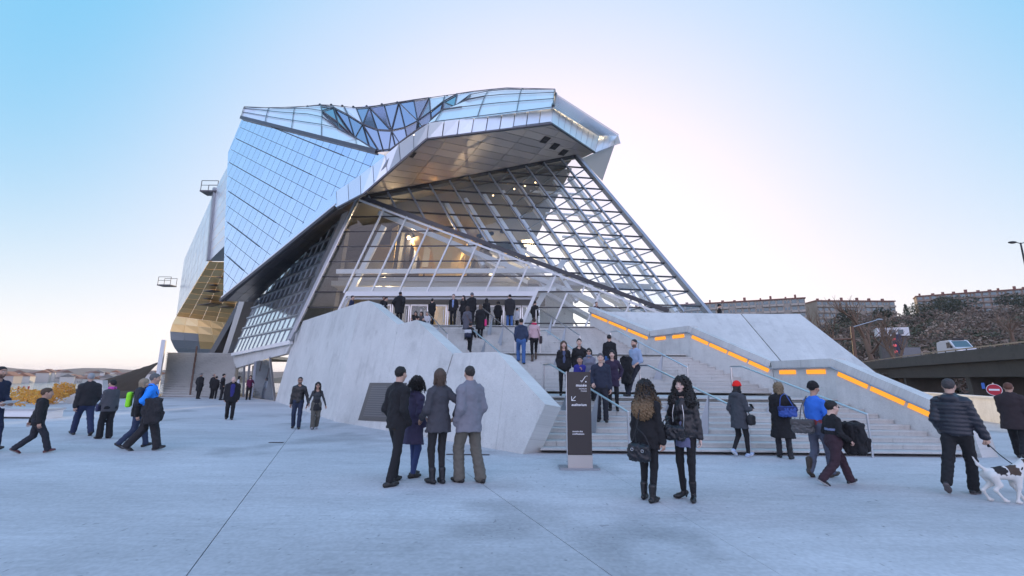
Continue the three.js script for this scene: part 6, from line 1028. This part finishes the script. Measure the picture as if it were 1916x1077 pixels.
// ---------- right background ----------
{
  const hz = (x, z) => { const r = Math.hypot(x, z), a = Math.atan2(x, -z), s = (u, v, t) => { t = Math.min(1, Math.max(0, (t - u) / (v - u))); return t * t * (3 - 2 * t); }; return -1.25 + 27 * s(120, 285, r) * s(.40, .66, a) + 17 * s(235, 420, r) * s(.3, .6, a) + 1.6 * N3(x * .03, z * .03, 2) * s(120, 180, r); };
  const g = new THREE.PlaneGeometry(1, 1, 60, 60), p = g.attributes.position;
  for (let i = 0; i < p.count; i++) { const a = lerp(.22, 1.25, p.getX(i) + .5), r = lerp(95, 900, Math.pow(p.getY(i) + .5, 1.7)), x = Math.sin(a) * r, z = -Math.cos(a) * r; p.setXYZ(i, x, hz(x, z), z); }
  g.computeVertexNormals(); struct('hillside', uvm(g), std([.075, .06, .045], .95, { map: rep(texConcrete, 25), side: THREE.DoubleSide }), 'wooded winter hillside rising behind the viaduct');
  // scrub on the slope: one mass of leafy and twiggy clumps
  const clump = leafGeo(150, 1, .8, 1, .16, 3, .2), im = new THREE.InstancedMesh(clump, std([1, 1, 1], .95, { side: THREE.DoubleSide }), 900), m4 = new THREE.Matrix4();
  for (let i = 0; i < 900; i++) { const a = rnd(.60, .92), r = Math.sqrt(rnd(135 * 135, 300 * 300)), x = Math.sin(a) * r, z = -Math.cos(a) * r, s = rnd(1.6, 4.2); m4.compose(V(x, hz(x, z) + s * .5, z), new THREE.Quaternion().setFromAxisAngle(V(0, 1, 0), rnd(0, 6)), V(s, s * rnd(.7, 1.2), s)); im.setMatrixAt(i, m4); const k = rnd(), b = rnd(.7, 1.3); im.setColorAt(i, k < .45 ? rgb(.17 * b, .125 * b, .095 * b) : k < .72 ? rgb(.075 * b, .08 * b, .048 * b) : rgb(.27 * b, .2 * b, .15 * b)); }
  im.name = 'hillside_scrub'; im.userData = { kind: 'stuff', label: 'brown and dark green scrub covering the hillside', category: 'scrub' }; im.castShadow = im.receiveShadow = true; scene.add(im);
  const bark = std([.06, .045, .035], .95), dark = leafMat([.035, .045, .02], .2), tw = std([.19, .125, .085], .95);
  const evergreen = (l, x, z, rx, ry, h) => { const t = thing('evergreen_tree', l, 'tree', 'evergreen trees along the hill crest', [x, hz(x, z) - .5, z]); part(t, 'trunk', rod(V(0, 0, 0), V(.4, h, 0), .4, .18, 7), bark); part(t, 'limb', merge([rod(V(.2, h * .5, 0), V(rx * .5, h * .95, .5), .16, .06, 5), rod(V(.2, h * .55, 0), V(-rx * .5, h * .9, -.4), .16, .06, 5)]), bark); part(t, 'crown', leafGeo(1500, rx, ry, rx * .8, .42, x, .15).translate(.3, h, 0), dark); };
  evergreen('broad flat-topped evergreen below the long apartment block', 205, -207, 9, 4, 7); evergreen('dense evergreen left of the broad flat-topped one', 186, -205, 6.5, 4.5, 6); evergreen('tall dark evergreen nearest the right edge', 232, -200, 8, 4.5, 6); evergreen('low evergreen above the white van', 214, -222, 7, 4, 8);
  evergreen('round evergreen beside the middle apartment block', 165, -222, 5, 4, 7); evergreen('evergreen between the bare trees and the hill crest', 176, -214, 5, 4.5, 5); evergreen('shrubby evergreen at the right end of the hill', 238, -214, 7, 4, 7);
  { const t = thing('conifer', 'small pointed conifer standing alone on the skyline', 'tree', null, [207, hz(207, -236) - .5, -236]); part(t, 'trunk', rod(V(0, 0, 0), V(0, 9, 0), .25, .05, 6), bark); const cs = []; for (let k = 0; k < 6; k++) cs.push(leafGeo(150, 2.4 - k * .36, .9, 2.4 - k * .36, .32, k + 60, .1).translate(0, 2.5 + k * 1.25, 0)); part(t, 'crown', merge(cs), dark); }
  [[80, -112, 19, 'tallest bare tree behind the concrete slab'], [93, -117, 20, 'bare tree right of the tallest one near the signals'], [68, -104, 13, 'low bare tree beside the concrete slab edge'], [88, -104, 15, 'bare tree in front of the signal lights'], [74, -121, 17, 'thin bare tree behind the tallest one'], [146, -132, 12, 'pale bare tree above the viaduct at the right edge']].forEach(([x, z, h, l], i) => { const s0 = seed; const t = thing('bare_tree', l, 'tree', 'bare winter trees on the right', [x, hz(x, z) - .3, z], i); const gg = branches(h * .40, .5, 4, .8, 2, 100 + i * 13); gg.computeBoundingBox(); const bs = h * 1.15 / gg.boundingBox.max.y; gg.scale(bs, bs, bs); seed = s0 + i; part(t, 'trunk', rod(V(0, -.2, 0), V(0, h * .15, 0), .4, .32, 8), bark); part(t, 'crown', gg, tw); });
  // apartment blocks
  const apt = (label, A, B, y0, y1, floors, bays, c, chim) => {
    const a = V(A[0], 0, A[1]), b = V(B[0], 0, B[1]), L = a.distanceTo(b), turn = Math.atan2(-(b.z - a.z), b.x - a.x), t = thing('apartment_block', label, 'building', 'apartment blocks on the hill', [a.x, y0, a.z], turn), H = y1 - y0, fh = H / floors, bw = L / bays, wl = std(c, .9), sl = std(c.map(v => v * 1.25), .9), rf = std([.20, .09, .07], .9), gl = std([.12, .17, .19], .15, { metalness: .3 });
    part(t, 'wall', box(0, L, -12, H, -12, 0), wl); part(t, 'roof', box(-.5, L + .5, H, H + .7, -12.5, .6), rf);
    const wg = box(-bw * .34, bw * .34, 0, fh * .5, .02, .12), wg2 = box(-bw * .14, bw * .14, 0, fh * .42, .02, .12), bg = box(-bw * .46, bw * .46, 0, fh * .32, .1, 1.1);
    for (let f = 0; f < floors; f++) for (let k = 0; k < bays; k++) { const bal = k % 4 !== 3, x = (k + .5) * bw, y = f * fh; const w = part(t, 'window', bal ? wg : wg2, gl); w.position.set(x, y + fh * .38, 0); if (bal) { const q = part(t, 'balcony', bg, sl); q.position.set(x, y, 0); } else if (bw > 3) { w.position.x -= bw * .22; const w3 = part(t, 'window', wg2, gl); w3.position.set(x + bw * .22, y + fh * .38, 0); } }
    for (let k = 0; k < chim; k++) { const x = L * (k + .3 + rnd(0, .4)) / chim; part(t, 'chimney', box(x, x + rnd(.8, 1.8), H + .7, H + rnd(2.2, 3.6), -6, -5), rf); }
  };
  apt('large pale apartment block directly right of the glass museum', [76, -325], [180, -275], 14, 51.5, 9, 30, [.33, .30, .26], 16);  // left end stretched out of view behind the museum to shade the viaduct
  apt('shorter middle apartment block behind the bare trees', [201, -296], [252, -295], 34, 53.5, 5, 13, [.26, .23, .19], 6);
  apt('long brown apartment block at the right on the hill', [294, -325], [356, -282], 44, 62.5, 5, 20, [.22, .17, .14], 13);
  // viaduct
  const via = thing('road_viaduct', 'dark concrete road viaduct with sunlit rail at right', 'viaduct');
  const cv = new THREE.CatmullRomCurve3([V(52, 0, -26), V(64.6, 0, -57), V(74, 0, -80), V(97.5, 0, -130), V(128, 0, -190)]), cs = []; for (let i = 0; i <= 30; i++) cs.push(cv.getPoint(i / 30));
  const sideOf = i => { const d = cs[Math.min(30, i + 1)].clone().sub(cs[Math.max(0, i - 1)]).normalize(); return V(-d.z, 0, d.x).multiplyScalar(d.z < 0 ? 1 : -1); };
  const sweep = prof => { const pos = [], n = prof.length, P = cs.map((c, i) => { const s = sideOf(i); return prof.map(([u, y]) => c.clone().addScaledVector(s, u).setY(y)); }); for (let i = 0; i < 30; i++) for (let k = 0; k < n; k++) { const a = P[i][k], b = P[i + 1][k], c = P[i + 1][(k + 1) % n], d = P[i][(k + 1) % n]; for (const q of [a, b, c, a, c, d]) pos.push(q.x, q.y, q.z); } const g = new THREE.BufferGeometry(); g.setAttribute('position', new THREE.Float32BufferAttribute(pos, 3)); g.computeVertexNormals(); return uvm(g); };
  const vc = std([.12, .11, .10], .9, { map: rep(texConcrete, 7), side: THREE.DoubleSide }), vr = std([.05, .05, .052], .9);
  part(via, 'parapet', sweep([[0, 5.6], [0, 6.55], [.3, 6.55], [.3, 5.6]]), vc); part(via, 'deck', sweep([[-.15, 4.7], [-.15, 5.6], [11, 5.6], [11, 4.7]]), vc); part(via, 'girder', sweep([[.9, 2.5], [.5, 4.7], [9.8, 4.7], [9.4, 2.5]]), vc); part(via, 'road_surface', sweep([[.4, 5.61], [.4, 5.63], [10.8, 5.63], [10.8, 5.61]]), vr);
  part(via, 'guard_rail', sweep([[.05, 6.72], [.05, 6.9], [.14, 6.9], [.14, 6.72]]), std([.34, .26, .18], .5, { metalness: .2 }));
  for (let i = 2; i < 30; i++) part(via, 'rail_post', bar(cs[i].clone().addScaledVector(sideOf(i), .1).setY(6.5), cs[i].clone().addScaledVector(sideOf(i), .1).setY(6.8), .12, .12, V(1, 0, 0)), M.darkMetal);
  for (const i of [8, 13, 18, 23, 28]) part(via, 'pier', slab([[1.5, -1.4], [8.5, -1.4], [8.8, 2.5], [1.2, 2.5]].map(([u, y]) => cs[i].clone().addScaledVector(sideOf(i), u).setY(y)), 1.4), vc);
  // van on the viaduct
  const i0 = 12, vp = cs[i0].clone().addScaledVector(sideOf(i0), 2.4), dr = cs[i0 - 1].clone().sub(cs[i0 + 1]).normalize();
  const van = thing('van', 'white panel van driving along the viaduct', 'van', null, [77.4, 5.63, -79.6], Math.atan2(dr.x, dr.z) - Math.PI / 2), shp = new THREE.Shape([[-2.6, .45], [-2.62, 1.9], [-2.45, 2.32], [-1.5, 2.45], [.75, 2.42], [1.0, 2.36], [2.05, 1.45], [2.75, 1.22], [2.9, .9], [2.9, .45]].map(q => new THREE.Vector2(...q)));
  const wp = std([.62, .6, .62], .3); part(van, 'body', new THREE.ExtrudeGeometry(shp, { depth: 1.8, bevelSize: .06, bevelThickness: .06, bevelSegments: 2 }).translate(0, 0, -.9), wp);
  part(van, 'windscreen', slab([V(1.12, 2.34, -.78), V(1.12, 2.34, .78), V(2.12, 1.50, .84), V(2.12, 1.50, -.84)], .02, V(1, 1, 0)), std([.08, .14, .16], .08)); for (const s of [-1, 1]) { part(van, 'side_window', slab([V(.15, 1.45, .965 * s), V(1.75, 1.45, .965 * s), V(1.0, 2.2, .965 * s), V(.15, 2.2, .965 * s)], .02, V(0, 0, s)), std([.03, .035, .04], .08)); part(van, 'wing_mirror', box(1.5, 1.62, 1.4, 1.7, Math.min(s * 1.0, s * 1.2), Math.max(s * 1.0, s * 1.2)), M.blackMetal); part(van, 'headlight', box(2.72, 2.96, .85, 1.1, s * .65 - .15, s * .65 + .15), M.steel); for (const x of [-1.7, 1.9]) { const w = part(van, 'wheel', new THREE.CylinderGeometry(.36, .36, .24, 18).rotateX(Math.PI / 2).translate(x, .36, s * .85), M.blackMetal); part(w, 'rim', new THREE.CylinderGeometry(.2, .2, .26, 14).rotateX(Math.PI / 2).translate(x, .36, s * .85), M.steelGrey); } }
  van.scale.setScalar(1.3); part(van, 'roof_fin', box(.9, 1.05, 2.3, 2.75, -.6, .6), M.blackMetal);
  // street lamp on the viaduct
  const lp = thing('street_lamp', 'tall dark twin-headed street lamp at the right edge', 'street lamp', null, [69.9, 5.6, -60.0]); part(lp, 'post', rod(V(0, 0, 0), V(0, 15, 0), .2, .09, 10), M.blackMetal); for (const s of [-1, 1]) { part(lp, 'arm', rod(V(0, 14.9, 0), V(s * .6, 15.05, 0), .06, .05), M.blackMetal); const h = part(lp, 'lamp_head', new THREE.SphereGeometry(.5, 14, 8).scale(1.15, .32, .55).translate(s * 1.1, 15.05, 0), M.blackMetal); part(h, 'lens', new THREE.SphereGeometry(.36, 12, 6).scale(1.1, .3, .5).translate(s * 1.15, 14.96, 0), M.greyPaint); }
  // low wall, no-entry sign, gantry, signals
  const lw = thing('boundary_wall', 'low pale concrete boundary wall at the right behind the parapet', 'wall'); const W0 = [V(13.2, 0, -5.6), V(19.5, 0, -18), V(24.6, 0, -28), V(29.5, 0, -38)];
  for (let i = 0; i < 3; i++) { const a = W0[i].clone(), b = W0[i + 1].clone().lerp(W0[i], .003); part(lw, 'wall_panel', slab([a.clone().setY(-.03), b.clone().setY(-.03), b.clone().setY(1.0), a.clone().setY(1.0)], .25, V(-1, 0, 0)), M.concrete); part(lw, 'coping', bar(a.clone().add(V(.1, 1.04, 0)), b.clone().add(V(.1, 1.04, 0)), .34, .08), M.concrete); }
  const ns = thing('no_entry_sign', 'round red no-entry sign with white bar on a post', 'road sign', null, [28.7, -1.3, -27.6], -.8), disc = r => new THREE.CylinderGeometry(r, r, .02, 32).rotateX(Math.PI / 2);
  part(ns, 'post', rod(V(0, 0, -.05), V(0, 2.95, -.05), .035), M.steelGrey); part(ns, 'rim', disc(.34).translate(0, 2.55, 0), M.whitePaint); part(ns, 'red_disc', disc(.315).translate(0, 2.55, .006), std([.42, .012, .03], .5)); part(ns, 'white_bar', box(-.22, .22, 2.5, 2.6, .018, .022), M.whitePaint); part(ns, 'blue_plate', box(-.5, -.36, 2.6, 2.95, -.02, 0), std([.03, .12, .4], .5));
  const gn = thing('sign_gantry', 'thin brown metal gantry frame behind the concrete slab', 'gantry'), gm = std([.16, .09, .06], .7); part(gn, 'post', rod(V(40.9, -1.3, -60.5), V(40.9, 7.1, -60.5), .16), gm); part(gn, 'post', rod(V(45.3, -1.3, -60.5), V(45.1, 8.8, -60), .2), gm); part(gn, 'crossbar', rod(V(40.9, 7.0, -60.5), V(45.2, 7.2, -60.3), .13), gm); part(gn, 'arm', rod(V(45.1, 8.7, -60), V(48.6, 9.7, -60), .07), M.steelGrey); part(gn, 'lamp_head', new THREE.SphereGeometry(.35, 10, 6).scale(1.4, .4, .6).translate(48.9, 9.75, -60), M.steelGrey);
  const kb = thing('roadside_pavilion', 'small flat-roofed white building behind the signals', 'building', null, [101, 3, -121], -.5); part(kb, 'wall', box(-2.4, 3.2, 0, 10.6, -3, 0), M.concreteDark); part(kb, 'roof', box(-2.9, 3.8, 10.6, 12.8, -3.5, .6), M.whitePaint); for (let k = 0; k < 3; k++) part(kb, 'window', box(-2 + k * 1.7, -.8 + k * 1.7, 11, 12.2, .62, .7), std([.1, .14, .16], .2)); part(kb, 'side_panel', box(1.5, 5.5, 1, 7.5, .1, .3), std([.2, .2, .21], .6));
  const sg = thing('traffic_signal', 'pole with three red signal lamps beside the pavilion', 'traffic light', null, [92.7, -1.2, -110.3], -.7); part(sg, 'pole', rod(V(0, 0, 0), V(0, 14, 0), .12), M.darkMetal); part(sg, 'backboard', box(-.2, 1.4, 9.3, 14.2, -.3, -.1), std([.05, .05, .09], .6)); for (let k = 0; k < 3; k++) part(sg, 'lamp', new THREE.SphereGeometry(.36, 14, 10).scale(1, 1, .5).translate(0, 10 + k * 1.5, 0), new THREE.MeshStandardMaterial({ color: rgb(.5, .06, .08), emissive: rgb(.9, .15, .18), emissiveIntensity: .25, roughness: .4 }));
}

scene.fog = new THREE.FogExp2(rgb(1, .93, .92), .00012);

scene.updateMatrixWorld(true);
renderer.render(scene, camera);
